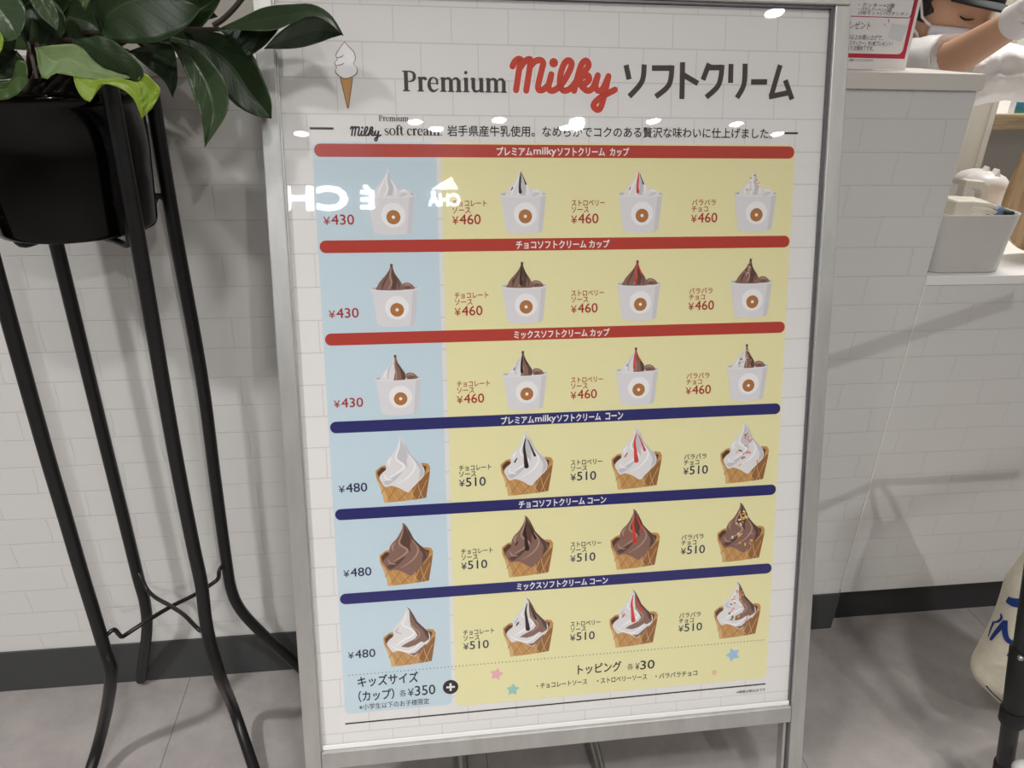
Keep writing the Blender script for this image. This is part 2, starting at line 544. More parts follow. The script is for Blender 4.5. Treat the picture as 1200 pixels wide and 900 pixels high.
def add_text(mb, s, u0, vc, w, h, d, bold=0.0, mi=0):
    """bold: how far the strokes grow, in millimetres"""
    vs, fs, asp, ed = glyphs(s)
    if h is None: h = w/asp
    if w is None: w = h*asp
    w -= 2*bold; h -= 2*bold
    q = [(u0+bold+x*w, vc+h/2-y*h) for x, y in vs]
    mb.add([pp(x, y, d) for x, y in q], fs, mi)
    if bold > 0:
        for i, (a, b) in enumerate(ed):
            (ax, ay), (bx_, by_) = q[a], q[b]
            dx, dy = bx_-ax, by_-ay
            l = math.hypot(dx, dy)
            if l < 1e-6:
                continue
            nx, ny = -dy/l*bold, dx/l*bold
            tx, ty = dx/l*bold*.5, dy/l*bold*.5
            poly = [(ax+nx-tx*0, ay+ny-ty*0), (ax+nx*.7-tx, ay+ny*.7-ty), (ax-nx*.7-tx, ay-ny*.7-ty), (ax-nx, ay-ny), (bx_-nx, by_-ny), (bx_-nx*.7+tx, by_-ny*.7+ty), (bx_+nx*.7+tx, by_+ny*.7+ty), (bx_+nx, by_+ny)]
            e = d+.006+(i % 7)*.0015
            mb.add([pp(x, y, e) for x, y in poly], [tuple(range(8))], mi)
def text(name, s, u0, vc, w, h, m_, d=0.3, weight=0.0):
    b = MB(); add_text(b, s, u0, vc, w, h, d, weight)
    return b.build(name, m_, poster)

# serif letters drawn as strokes (x-height 1)
def SER(ch):
    T, t = .29, .11
    stem = lambda x, top, bot=0.0: ([(x, bot), (x, top)], T)
    ser = lambda x, w=.24: ([(x-w, .03), (x+w, .03)], .085)
    flag = lambda x, y: ([(x-.21, y-.07), (x+.02, y-.02)], .07)
    D = {
     'P': ([stem(.28, 1.40), ser(.28, .27), ([(.02, 1.37), (.5, 1.37)], .085),
            ([(.3, 1.36), (.58, 1.36), (.83, 1.26), (.9, 1.02), (.82, .78), (.58, .68), (.32, .68)], [.07, .08, .15, .21, .15, .08, .07])], 1.08),
     'r': ([stem(.26, 1.0), ser(.26), flag(.26, 1.0), ([(.28, .66), (.38, .86), (.5, .93), (.62, .88)], [.06, .1, .16, .2])], .76),
     'e': ([([(.13, .56), (.74, .56)], .07), ([(.74, .56), (.7, .84), (.48, .97), (.24, .86), (.13, .5), (.24, .15), (.5, .03), (.8, .2)], [.14, .13, .07, .15, .21, .2, .13, .05])], .92),
     'm': ([stem(.26, 1.0), stem(.84, .8), stem(1.42, .8), ser(.26), ser(.84), ser(1.42), flag(.26, 1.0),
            ([(.28, .7), (.44, .88), (.62, .94), (.78, .86), (.84, .68)], [.05, .09, .14, .18, .2]),
            ([(.86, .7), (1.02, .88), (1.2, .94), (1.36, .86), (1.42, .68)], [.05, .09, .14, .18, .2])], 1.72),
     'i': ([stem(.26, 1.0), ser(.26), flag(.26, 1.0), ([(.25, 1.35), (.25, 1.351)], .24)], .54),
     'u': ([stem(.26, 1.0, .25), stem(.86, 1.0), flag(.26, 1.0), flag(.86, 1.0), ([(.84, .03), (1.08, .03)], .085),
            ([(.26, .3), (.32, .12), (.48, .05), (.68, .12), (.82, .28)], [.2, .18, .13, .09, .05])], 1.14),
     's': ([([(.62, .78), (.5, .94), (.3, .94), (.17, .8), (.22, .6), (.5, .45), (.62, .25), (.5, .06), (.28, .05), (.12, .24)], [.05, .07, .08, .14, .17, .2, .15, .08, .07, .05])], .76),
     'o': ([([(.5, .97), (.25, .88), (.13, .5), (.25, .12), (.5, .03), (.75, .12), (.87, .5), (.75, .88), (.5, .97)], [.07, .14, .21, .14, .07, .14, .21, .14, .07])], 1.0),
     'f': ([stem(.28, 1.2), ser(.28), ([(.02, .96), (.6, .96)], .07), ([(.28, 1.15), (.34, 1.38), (.5, 1.47), (.68, 1.4)], [.2, .15, .09, .17])], .62),
     't': ([stem(.24, 1.28, .2), ([(.02, .96), (.56, .96)], .07), ([(.24, .25), (.3, .08), (.42, .04), (.6, .14)], [.2, .16, .11, .05])], .66),
     'c': ([([(.72, .78), (.6, .93), (.42, .95), (.22, .84), (.13, .5), (.22, .15), (.46, .03), (.76, .2)], [.18, .11, .07, .14, .21, .19, .12, .05])], .84),
     'a': ([stem(.64, .75, .1), ([(.14, .78), (.26, .92), (.44, .95), (.6, .85), (.64, .66)], [.17, .1, .07, .12, .2]), ([(.62, .58), (.34, .5), (.15, .34), (.16, .14), (.3, .05), (.48, .1), (.62, .25)], [.06, .09, .17, .18, .12, .08, .05]), ([(.64, .12), (.72, .04), (.84, .06)], [.17, .1, .05])], .9),
     '.': ([([(.15, .1), (.15, .101)], .2)], .35),
     ' ': ([], .42),
    }
    return D[ch]
def serif_text(name, s, u0, u1, v_base, xh, m_, d=0.3):
    tot = sum(SER(c)[1] for c in s)
    k = (u1-u0)/tot
    b = MB(); x = 0
    for c in s:
        st, adv = SER(c)
        for pts, w in st:
            q = [(u0+(x+px)*k, v_base-py*xh) for px, py in pts]
            if isinstance(w, (list, tuple)):
                flat(b, smooth_stroke(q, [ww*1.18*(k+xh)/2+.004*xh for ww in w], 5), d)
            elif len(q) == 2 and abs(pts[0][1]-pts[1][1]) < .01 and w > .15:
                flat(b, [circ(q[0][0], q[0][1], w*(k+xh)/4)], d)
            else:
                flat(b, ribbon2(q, w*(k if pts[0][0] == pts[1][0] else xh), 'butt'), d)
        x += adv
    return b.build(name, m_, poster)
serif_text('title_lettering', 'Premium', 150.5, 283.5, 110.4, 17.2, I_dark)
serif_text('subtitle_lettering', 'Premium', 119.5, 157, 146.6, 4.9, I_dark)
b_ = serif_text('subtitle_lettering', 'soft cream.', 125.5, 199, 163.5, 8.2, I_black)
MILKY = [[(290.1,78.3),(292.9,72.9),(297.7,69.7),(301.1,70.9),(299.7,75.5),(294.3,106.9)],[(300.3,79.4),(305.2,72.9),(311.4,69.7),(313,74),(307.4,107.3)],[(313.8,77.2),(319,72),(325.9,70.4),(329.6,73.7),(327.9,81.4),(322.9,100.9),(324.3,106.4),(329.9,105.7),(336.9,98.7),(340.1,87.4)],[(340.1,87.4),(336.4,102),(338.9,106.9),(345.9,105.5),(355.7,96.5),(364.8,80.8),(366.6,73),(361.9,70.1),(356.4,75.1),(351.8,88.7),(351.8,101.7),(357.1,106.9),(365.5,103.5),(375.3,92.2),(387.2,79),(388.8,73.2),(384.7,70),(379.2,75.3),(374.2,91),(370,106.7)],[(373.9,96.8),(380.9,89.3),(388,87.9),(389.8,92.6),(384.5,97.7),(378.4,98.7),(383.8,104.5),(389.5,106.4),(395.4,101.7),(401.2,87.6)],[(401.2,87.6),(398.4,101),(402,106.2),(407.9,103.7),(415.4,88.3)],[(415.4,88.3),(410.5,110),(405.6,126.6),(401,129.7),(396,126),(397.7,120.7),(406.6,113.7),(424.3,104.8)]]
def milky(name, m_, fn, w, d):
    b = MB()
    for s in MILKY:
        flat(b, smooth_stroke([fn(*p) for p in s], w, 6), d)
    c = fn(343.2, 73.2)
    flat(b, [circ(c[0], c[1], w*0.72)], d)
    return b.build(name, m_, poster)
milky('logo_outline', I_white, lambda u, v: (u, v), 10.2, 0.20)
milky('logo_lettering', I_milky, lambda u, v: (u, v), 8.0, 0.3)
ks = 38.5/139
milky('subtitle_logo', I_black, lambda u, v: (83.5+(u-288)*ks, 153.6+(v-69)*ks), 2.0, 0.3)
KATA = [[(438.6,74.1),(443,91.6)],[(463,73),(460.3,93.9),(443.7,112.8)],[(473.4,77.2),(500.8,76.7),(497.2,97.1),(479.4,112.6)],[(514.8,69.2),(515.2,115)],[(516,84.7),(536.7,95.2)],[(551.3,70.1),(543.3,90.6)],[(550.8,75.2),(569.5,74.8),(565.4,96),(548.7,112.3)],[(581.4,70.1),(581.7,93.8)],[(600.9,69.4),(600.4,95.4),(591.5,112.4)],[(610.3,92.1),(632.9,91.7)],[(650.2,70.1),(639.4,110.4)],[(636.5,110.5),(664.6,104.8)],[(658.5,89),(669.5,113.3)]]
b = MB()
for i, s in enumerate(KATA):
    if len(s) == 2:
        flat(b, ribbon2(s, 6.9, 'butt'), 0.3)
    elif len(s) == 3:
        flat(b, ribbon2(smooth_path(s, 8), 6.9, 'butt'), 0.3)
    else:
        flat(b, ribbon2(s[:2], 6.9, 'butt'), 0.3)
        e = (s[1][0]+.0, s[1][1])
        flat(b, ribbon2(smooth_path([(e[0]-.2, e[1]-3.4)]+s[2:], 8), 6.9, 'butt'), 0.3)
b.build('title_lettering', I_dark, poster)
text('tagline_text', '岩手県産牛乳使用。なめらかでコクのある贅沢な味わいに仕上げました。', 205, 157.6, 439, 13.6, I_black, weight=0.16)
for u0, u1, v0 in ((34.3, 63.4, 154.8), (650, 680.7, 155.6)):
    b = MB(); flat(b, [[(u0, v0), (u1, v0), (u1, v0+2.6), (u0, v0+2.6)]], 0.3); b.build('tagline_dash', I_dark, poster)

b = MB(); flat(b, [[(35.2, 978.2), (677.4, 977.4), (677.4, 979.6), (35.2, 980.4)]], 0.3)
b.build('rule_line', I_black, poster)

def price(digits, u0, vc, w, h, m_, weight=0.14):
    b = MB()
    add_text(b, '¥', u0, vc+h*.1, w*.215, h*.8, 0.3, 0.06)
    add_text(b, digits, u0+w*.255, vc, w*.745, h, 0.3, weight)
    return b.build('price_text', m_, poster)
BANDS = [182.2, 301.4, 421.0, 539.5, 662.2, 786.3]
TITLES = [('プレミアムmilkyソフトクリーム カップ', 268, 444.5), ('チョコソフトクリーム カップ', 292, 419.5), ('ミックスソフトクリーム カップ', 288, 421),
          ('プレミアムmilkyソフトクリーム コーン', 268.5, 442), ('チョコソフトクリーム コーン', 292, 419), ('ミックスソフトクリーム コーン', 288, 423)]
for i, v in enumerate(BANDS):
    b = MB(); flat(b, [rrect(197, v-9.2, 678.2, v+9.2, 9.0, 6, (0, 1, 1, 0))], 0.16); b.build('band_edge', I_yel2, poster)
    b = MB(); flat(b, [rrect(38, v-8, 677, v+8, 7.9)], 0.22)
    b.build('category_band', I_red if i < 3 else I_navy, poster)
    s, a, c = TITLES[i]
    if 'milky' in s:
        b = MB()
        for q, (f0, f1), bw in (('プレミアム', (0, .266), .32), ('milky', (.274, .445), .26), ('ソフトクリーム', (.452, .815), .32), (s[-3:], (.852, 1.0), .32)):
            hh = 12.4 if q == 'milky' else 11.0
            add_text(b, q, a+(c-a)*f0, v+(0.9 if q == 'milky' else .3), (c-a)*(f1-f0), hh, 0.34, bw)
        b.build('band_title', I_white, poster)
    else:
        text('band_title', s, a, v+0.3, c-a, 11.2, I_white, 0.34, weight=0.32)

for i, v in enumerate(BANDS):
    mt = I_redt if i < 3 else I_navyt
    price('430' if i < 3 else '480', 44.6, v+85.2, 38.5, 12.9, mt)
    for (u, s1, s2, w1, w2) in ((209, 'チョコレート', 'ソース', 45, 23.5), (367, 'ストロベリー', 'ソース', 45.5, 23.5), (533.5, 'バラバラ', 'チョコ', 34, 23)):
        b = MB()
        add_text(b, s1, u, v+65.6, w1, 8.0, 0.3, 0.12)
        add_text(b, s2, u, v+74.4, w2, 7.6, 0.3, 0.12)
        b.build('topping_name', mt if i < 3 else I_black, poster)
        price('460' if i < 3 else '510', u-0.5, v+85.9, 37.3, 13.0, mt)
text('kids_size_text', 'キッズサイズ', 56, 915, 86.3, 17.5, I_black, weight=0.3)
text('kids_size_text', '（カップ）', 56, 938, 51, 17.5, I_black, weight=0.3)
text('kids_size_text', '各', 114.5, 938.6, 9.8, 10.5, I_black)
price('350', 126.5, 937, 39.8, 15.8, I_black)
text('note_text', '※小学生以下のお子様限定', 56.4, 955.0, 100.4, 9.6, I_black, weight=0.05)
text('topping_title', 'トッピング', 378.3, 926.2, 67, 17, I_black, weight=0.3)
text('topping_title', '各', 454.5, 928.6, 9.5, 10, I_black)
price('30', 467, 927.8, 30.2, 14.6, I_black)
text('topping_list', '・チョコレートソース', 316, 947, 76.8, 9, I_black, weight=0.14)
text('topping_list', '・ストロベリーソース', 408, 947.6, 77.5, 9, I_black, weight=0.14)
text('topping_list', '・バラバラチョコ', 499, 948.7, 66.3, 9, I_black, weight=0.14)
text('note_text', '※価格は税込みです', 630.2, 988.2, 47.7, 5.2, I_black, weight=0.05)
b = MB(); flat(b, [circ(188.5, 935.8, 11.3)], 0.3)
b.build('plus_badge', I_black, poster)
b = MB(); flat(b, [[(182.3, 934.3), (194.7, 934.3), (194.7, 937.3), (182.3, 937.3)], [(187, 929.6), (190, 929.6), (190, 942), (187, 942)]], 0.4)
b.build('plus_sign', I_white, poster)
b = MB()
for k in range(120):
    flat(b, [circ(44.2+k*5.264, 903.4, 0.95, 8)], 0.3)
b.build('dotted_line', ink('dot_grey', '#7d8a90'), poster)
def star(u, v, r, rot):
    return [(u+(r if k % 2 == 0 else r*.55)*math.sin(math.pi*k/5+rot), v-(r if k % 2 == 0 else r*.55)*math.cos(math.pi*k/5+rot)) for k in range(10)]
for (u, v, r, rot, c) in ((256.5, 921.8, 10.5, .25, '#f0b6bd'), (280.3, 949, 10.5, .1, '#9fd2c2'), (621.8, 923.7, 12, -.35, '#a3cbe6'), (592.7, 951.1, 6, .2, '#efc99a')):
    b = MB(); flat(b, [star(u, v, r, rot)], 0.3); b.build('printed_star', ink('star'+c[1:], c), poster)

# --- printed pictures (ink shapes on the sheet)
VAN = [ink('vanilla', '#e9e7e8'), ink('vanilla_low', '#cdcbd2'), ink('vanilla_high', '#fbfafb')]
CHO = [ink('cocoa', '#8d6b60'), ink('cocoa_low', '#604439'), ink('cocoa_high', '#b99586')]
I_w1, I_w2, I_w3, I_w4 = ink('waffle', '#c8965a'), ink('waffle_low', '#99683d'), ink('waffle_high', '#dcb47a'), ink('waffle_hole', '#5c3b24')
I_sauce, I_berry = ink('choco_sauce', '#33211c'), ink('berry_sauce', '#e0473f')
SPR = [ink('sprinkle_orange', '#e8a25a'), ink('sprinkle_brown', '#4a3528'), ink('sprinkle_yellow', '#ecc35c'), ink('sprinkle_pink', '#e58d95'), ink('sprinkle_pale', '#e9e0d2')]
PICM = VAN+CHO+[I_w1, I_w2, I_w3, I_w4, I_sauce, I_berry]+SPR
def tri(poly):
    return [poly]
class Pic:
    def __init__(self, u, vb):
        self.u, self.vb, self.b, self.d = u, vb, MB(), 0.2
    def poly(self, pts, mi, sm=0):
        self.d += 0.008
        if sm:
            pts = smooth_path(list(pts)+[pts[0]], sm)[:-1]
        self.b.add([pp(self.u+x, self.vb-y, self.d) for x, y in pts], [tuple(range(len(pts)))], mi)
    def line(self, pts, w, mi, n=5):
        self.d += 0.008
        for q in smooth_stroke(pts, w, n):
            self.b.add([pp(self.u+x, self.vb-y, self.d) for x, y in q], [tuple(range(len(q)))], mi)
ICE = [(-3.3,92),(-2.7,87.4),(-6.6,78),(-12,69.5),(-18.5,63),(-22.5,55),(-22,47.7),(-28,42.4),(-31.8,36.4),(-29,30),(-24,22.5),(-16,24),(-5.3,20),(6,13.2),(12,18.5),(20,26.5),(29.8,38.4),(27.8,50.3),(20,58.3),(12,67.5),(7.3,78),(2.4,87.4),(-1.4,91.6)]
WAF = [(-36.4,46.4),(-28.5,52.3),(-24,53.6),(0,50),(28,54.3),(35,53),(38,47.7),(37,37),(34,21),(31,4),(0,1),(-26.5,0),(-28.5,13),(-32.5,26.5),(-36,37)]
def sprinkles(p, spots, seed, k=1.0):
    r = random.Random(seed)
    for (x, y) in spots:
        a = r.uniform(0, 3.14); l, w = k*r.uniform(1.5, 3.2), k*r.uniform(0.7, 1.3)
        ca, sa = math.cos(a), math.sin(a)
        p.poly([(x+ca*i*l-sa*j*w, y+sa*i*l+ca*j*w) for i, j in ((-1,-1),(1,-1),(1,1),(-1,1))], 12+r.randrange(5))
def drip(p, mi, k=1.0):
    p.line([(-1*k, 82*k), (-3*k, 70*k), (-1.5*k, 55*k), (0, 42*k)], [1.2, 3.2, 4.6, 6.6], mi)
    p.line([(2.5*k, 80*k), (7*k, 69*k), (12*k, 57*k)], [1, 1.9, 3.4], mi)
    p.line([(-13.5*k, 54*k), (-16.5*k, 49*k)], [1.6, 2.2], mi)
def cone_picture(u, vb, flavour, topping, seed):
    p = Pic(u, vb)
    p.poly(WAF, 6)
    p.poly([(12, 30), (37, 42), (34, 21), (31, 4), (14, 2)], 7)
    p.poly([(-26.5, 0), (-28.5, 13), (-32.5, 26.5), (-34, 33), (-29, 26), (-23, 12), (-20, 0)], 8)
    for (a, b_) in (((-30, 28), (-20, 2)), ((-20, 23), (-7, 1)), ((-6, 18), (6, 1)), ((8, 16), (18, 2)), ((20, 26), (27, 3))):
        p.line([a, ((a[0]+b_[0])/2-1, (a[1]+b_[1])/2), b_], 0.9, 8, 2)
    for (a, b_) in (((-22, 3), (-10, 20)), ((-8, 2), (4, 13)), ((8, 2), (18, 22)), ((20, 3), (33, 30)), ((-30, 14), (-26, 20)), ((24, 30), (36, 44))):
        p.line([a, b_], 0.9, 7 if a[0] < 8 else 8, 2)
    p.poly([(-34.5, 44), (-28, 50.5), (-22, 50), (-25, 40), (-32, 34)], 9)
    p.poly([(26, 52), (33, 49), (30, 37), (25, 40)], 9)
    base = 0 if flavour in ('v', 'm') else 3
    p.poly(ICE, base, 3)
    if flavour == 'm':
        p.poly([(-2.2, 91.5), (1.5, 85), (2.0, 70), (3, 61), (9, 52), (12, 46), (8, 40.5), (-8, 33), (-12, 30), (-2, 28), (8, 30.5), (17, 36), (21, 34), (28, 38), (27.8, 50.3), (20, 58.3), (12, 67.5), (7.3, 78), (2.4, 87.4)], 3)
        p.poly([(-1, 18), (8, 19), (18, 27.5), (23, 31.5), (24, 30), (17, 22), (11, 17.5), (6, 13.8)], 3)
        p.poly([(2.4, 87.4), (7.3, 78), (12, 67.5), (20, 58.3), (27.6, 50.3), (28.8, 39), (24, 43), (20, 54), (10, 65), (5, 76)], 4)
        p.line([(3.5, 66), (7, 58), (14, 51), (14, 44), (6, 37)], [.6, 1.6, 2.0, 1.8, .6], 5)
        p.line([(-2.0, 84), (-5, 72), (-9, 64), (3, 56), (7, 48), (-8, 40), (-20, 32)], [.8, 1.8, 2.2, 2.2, 3, 2.6, 1], 2)
        p.line([(-14, 60), (-18, 54), (-10, 50)], [1, 3, 1], 1)
        p.line([(-26, 33), (-16, 26), (0, 22), (16, 33)], [1, 2, 2.2, 1.4], 2)
    else:
        lo, hi = base+1, base+2
        p.poly([(-1.5, 90), (-1.2, 82), (-5, 70), (-6.5, 63), (2, 54), (7, 49), (6, 58), (8, 66), (4, 78), (0, 88)], lo, 2)
        p.poly([(2.4, 87.4), (7.3, 78), (12, 67.5), (20, 58.3), (27.6, 50.3), (29, 39), (22, 30), (24, 44), (18, 56), (10, 65), (5, 76)], lo)
        p.poly([(-27, 30), (-16, 34), (0, 44), (-6, 36), (-14, 29), (-22, 25)], lo, 2)
        p.line([(-2.6, 88), (-4, 76), (-8.5, 62), (2.5, 52), (-4, 44), (-18, 36)], [.8, 1.6, 2.2, 2.8, 2.4, .8], hi)
        p.line([(10, 66), (17, 54), (15, 44), (6, 34), (-8, 26)], [.8, 2, 2.4, 1.8, .7], hi)
        p.line([(-14, 64), (-18, 58), (-17, 52)], [1, 2.6, 1], hi)
        p.line([(-25, 40), (-22, 34), (-14, 32)], [1, 2.2, .8], hi)
    if topping == 1: drip(p, 10)
    if topping == 2: drip(p, 11)
    if topping == 3:
        r = random.Random(seed)
        sp = []
        while len(sp) < 26:
            y = r.uniform(26, 78); w = 22*(1-(y-26)/60)
            sp.append((r.uniform(-w, w+3), y))
        sprinkles(p, sp, seed)
    return p.b.build('cone_picture', PICM, poster)
M_cup = [ink('cup_white', '#e5e3e7'), ink('cup_rim', '#efedf0'), ink('cup_side', '#d6d4da'), ink('cup_inside', '#c3c1c8'), ink('doughnut', '#b7783f'), ink('doughnut_edge', '#8a552b'), ink('emblem_disc', '#f6f4f4'), ink('emblem_text', '#6f6260')]
def cup_picture(u, vb, flavour, topping, seed):
    p = Pic(u, vb)
    m_ = PICM+M_cup; o = len(PICM)
    p.poly([(31*math.cos(2*math.pi*k/30), 51+3.4*math.sin(2*math.pi*k/30)) for k in range(30)], o+3)
    base = 0 if flavour in ('v', 'm') else 3
    lump = 0 if flavour == 'v' else 3
    p.poly([(8, 50), (10, 56), (16, 58.5), (22, 56.5), (26, 52), (24, 49)], lump, 2)
    p.line([(12, 54.5), (17, 56.2), (22, 53.8)], [.8, 2.2, .8], lump+2)
    p.line([(14, 51), (20, 52.5)], [1.6, 1.6], lump+1)
    OUT = [(-3.5, 83), (-4.2, 79), (-7, 73), (-12, 67), (-18.5, 60), (-22, 54), (-22.5, 48), (9, 48), (11, 52), (9.5, 58), (5, 65), (.5, 72), (-1.2, 78), (-.8, 82)]
    p.poly(OUT, base, 2)
    lo, hi = base+1, base+2
    if flavour == 'm':
        p.poly([(-3.2, 83), (-3.6, 78), (-4.4, 70), (-3.5, 60), (-6, 48), (9, 48), (11, 52), (9.5, 58), (5, 65), (.5, 72), (-1.2, 78), (-.8, 82)], 3)
        p.poly([(-1.2, 78), (.5, 72), (5, 65), (9.5, 58), (10, 50), (5, 50), (4, 60), (-1, 70)], 4)
        p.line([(-3.3, 76), (-3.5, 66), (-2, 56), (-3, 49)], [.7, 1.4, 1.8, 1], 5)
        p.line([(-6, 73), (-12, 62), (-13, 50)], [.8, 2, 1], 1)
        p.line([(-14, 62), (-18, 54)], [1, 2], 2)
        p.poly([(-3.6, 83.2), (-4.6, 80), (-2, 78), (-.6, 82)], 4)
    else:
        p.poly([(-1.6, 80), (-3, 70), (-2, 60), (-4, 50), (2, 50), (4, 60), (1, 70)], lo)
        p.line([(-4, 78), (-9, 66), (-14, 57), (-16, 50)], [.6, 1.8, 2.4, 1], lo if flavour == 'c' else hi)
        p.line([(-3.5, 77), (-5, 66), (-3.5, 58), (-8, 50)], [.7, 1.6, 2, 1.2], hi)
        p.line([(0, 70), (5.5, 60), (6, 51)], [.7, 1.8, 1], hi if flavour == 'v' else lo)
        if flavour == 'c':
            p.poly([(-3.6, 83.2), (-4.6, 80), (-2, 78), (-.6, 82)], lo)
    if topping in (1, 2):
        mi = 10 if topping == 1 else 11
        p.line([(-3, 79), (-4, 70), (-4.5, 60), (-4, 54)], [1, 2.6, 3.2, 4.2], mi)
        p.line([(-1.5, 77), (1.5, 69), (3.5, 64)], [.6, 1.5, 2], 10 if flavour == 'v' else mi)
        p.line([(-14, 60), (-15.5, 57)], [1.2, 1.6], mi)
    if topping == 3:
        r = random.Random(seed); sp = []
        while len(sp) < 18:
            y = r.uniform(51, 76); w = 15*(1-(y-51)/32)
            sp.append((r.uniform(-w-3, w-2), y))
        sprinkles(p, sp, seed, .55)
    # cup body in front of the ice cream
    rim = [(31*math.cos(math.pi+math.pi*k/16), 51+3.4*math.sin(math.pi+math.pi*k/16)) for k in range(17)]
    p.poly([(-30, 50)] + [(30*math.cos(math.pi+math.pi*k/16), 50+3.0*math.sin(math.pi+math.pi*k/16)) for k in range(1, 16)] + [(30, 50), (25.5, 6), (24, 3), (14, .8), (0, 0), (-14, .8), (-22.5, 3), (-24, 6)], o+0)
    p.poly([(30, 50), (25.5, 6), (24, 3), (19, 1.6), (21, 20), (23.5, 47.6)], o+2)
    p.line(rim, 1.5, o+1, 2)
    cx, cy = 2.4, 25.5
    p.poly(circ(cx, cy, 15.6), o+6)
    # the ring-shaped cake of the emblem (flat print)
    p.poly(circ(cx, cy-2.6, 8.9), o+5)
    p.poly(circ(cx, cy-2.6, 8.3), o+4)
    p.poly(circ(cx, cy-2.6, 2.2), o+6)
    return p.b.build('cup_picture', m_, poster)
UC = [131, 303, 462, 624.5]
for i, v in enumerate(BANDS):
    for j, u in enumerate(UC):
        if i < 3:
            cup_picture(u-.5, v+105.5, 'vcm'[i], j, 100+i*7+j)
        else:
            cone_picture(u+.5, v+109.3, 'vcm'[i-3], j, 200+i*7+j)
# small soft serve cone above the tagline (only the cone of the printed artwork)
p = Pic(82.2, 131.5)
p.poly([(-7.5, 36), (7.5, 36), (.6, 0), (-.6, 0)], 6)
p.line([(-7.5, 36), (-.6, 0)], .9, 9, 2); p.line([(7.5, 36), (.6, 0)], .9, 9, 2)
sw = [(0, 77), (-6, 70), (-11, 62), (-9.5, 57), (-13, 53), (-11, 48), (-12.5, 42), (-2, 35), (11, 40), (13, 47), (9, 52), (11.5, 58), (10, 66), (4, 72)]
p.poly([(x*1.07, (y-56)*1.05+56) for x, y in sw], 4, 3)
p.poly(sw, 2, 3)
p.line([(-11, 58.5), (-5, 60), (-2.5, 62)], [.6, 1, .6], 4)
p.line([(-11, 50), (-5, 51), (-2.5, 53)], [.6, 1, .6], 4)
p.b.build('cone_picture', PICM, poster)

# ------------------------------------------------------------------ plant stand (black iron)
ps = thing('plant_stand', 'black four legged iron plant stand with flared feet left of the menu board', 'plant stand', (-0.43, -0.155, 0))
YF, YB = -0.235, -0.075
def leg(points):
    """points: (x, y, Y) image points with their depth"""
    pts = [at(*q) for q in points]
    return pts
def finish_leg(pts, foot, r=0.0097):
    path = smooth_path([tuple(q) for q in pts] + [tuple(foot)], 8)
    return MB().tube(path, r, 16).build('leg', M_black, ps)
TOPZ = 1.135
def up(pt, z):
    return Vector((pt.x, pt.y, z))
L1 = leg([(-64, 95, YF), (-34, 210, YF), (0, 337, YF), (51, 520, YF), (74, 598, YF), (96, 673, YF), (120, 752, YF), (130, 795, YF-.012)])
f1 = atz(116, 870, 0.075)
fo1 = Vector((-0.592, -0.300, 0.0098))
finish_leg(L1+[f1], fo1)
L2 = leg([(22, 110, YB), (67.5, 292, YB), (121, 511, YB), (148, 620, YB), (162, 677, YB), (170, 707, YB+.004), (172, 741, YB+.018)])
finish_leg(L2, at(165, 796, -0.0145))
L3 = leg([(128, 100, YF), (163, 290, YF), (203, 520, YF), (225, 633, YF), (236, 685, YF), (243, 738, YF-.004), (258, 793, YF-.02)])
f3 = atz(276, 837, 0.072)
fo3 = Vector((-0.270, -0.335, 0.0098))
finish_leg(L3+[f3], fo3)
L4 = leg([(178, 110, YB), (203, 260, YB), (236, 440, YB), (252, 560, YB), (265, 655, YB), (271, 690, YB+.002), (281, 713, YB+.006), (300, 735, YB+.012), (330, 763, YB+.02), (353, 784, YB+.026)])
finish_leg(L4, at(372, 801, -0.045))
# wire braces: one low cross, one under the pot
wire = 0.0035
def brace(pts):
    return MB().tube(smooth_path([tuple(q) for q in pts], 6), wire, 10).build('brace', M_black, ps)
brace([at(122, 747, YF), at(133, 738, YF+.008), at(139, 743, YF+.016), at(143, 746, YF+.02), at(150, 742, YF+.028), at(170, 729, YF+.045), at(200, 711, -.155), at(228, 697, -.125), at(250, 683, -.10), at(256, 677, -.095), at(257, 668, -.09), at(264, 660, YB)])
brace([at(160, 667, YB), at(165, 676, YB-.01), at(172, 690, YB-.02), at(182, 700, YB-.04), at(198, 709, -.15), at(215, 720, -.19), at(230, 735, YF+.015), at(236, 739, YF+.008), at(238, 731, YF)])
CX, CY = -0.4335, -0.155
PZ = 0.961
def hook(x, y, Y, tx, ty):
    a = at(x, y, Y)
    c = Vector((CX, CY, PZ-0.006))
    d = (c-a); d.z = 0; d.normalize()
    e = Vector((a.x, a.y, 0))
    pts = [a, a+d*.010+Vector((0, 0, .004)), a+d*.016+Vector((0, 0, -.004))]
    q = Vector((a.x, a.y, PZ-0.006))+d*.024
    pts += [q, q+d*.03, c]
    return pts
for (x, y, Y) in ((-8, 262, YF), (62, 262, YB), (158, 258, YF), (193, 232, YB)):
    h = hook(x, y, Y, 0, 0)
    MB().tube(smooth_path([tuple(q) for q in h], 5), 0.0042, 10).build('brace', M_black, ps)
    MB().lathe(at(x, y, Y), [(0, -.0055), (.004, -.0045), (.0058, 0), (.004, .0045), (0, .0055)], 12).build('knob', M_black, ps)

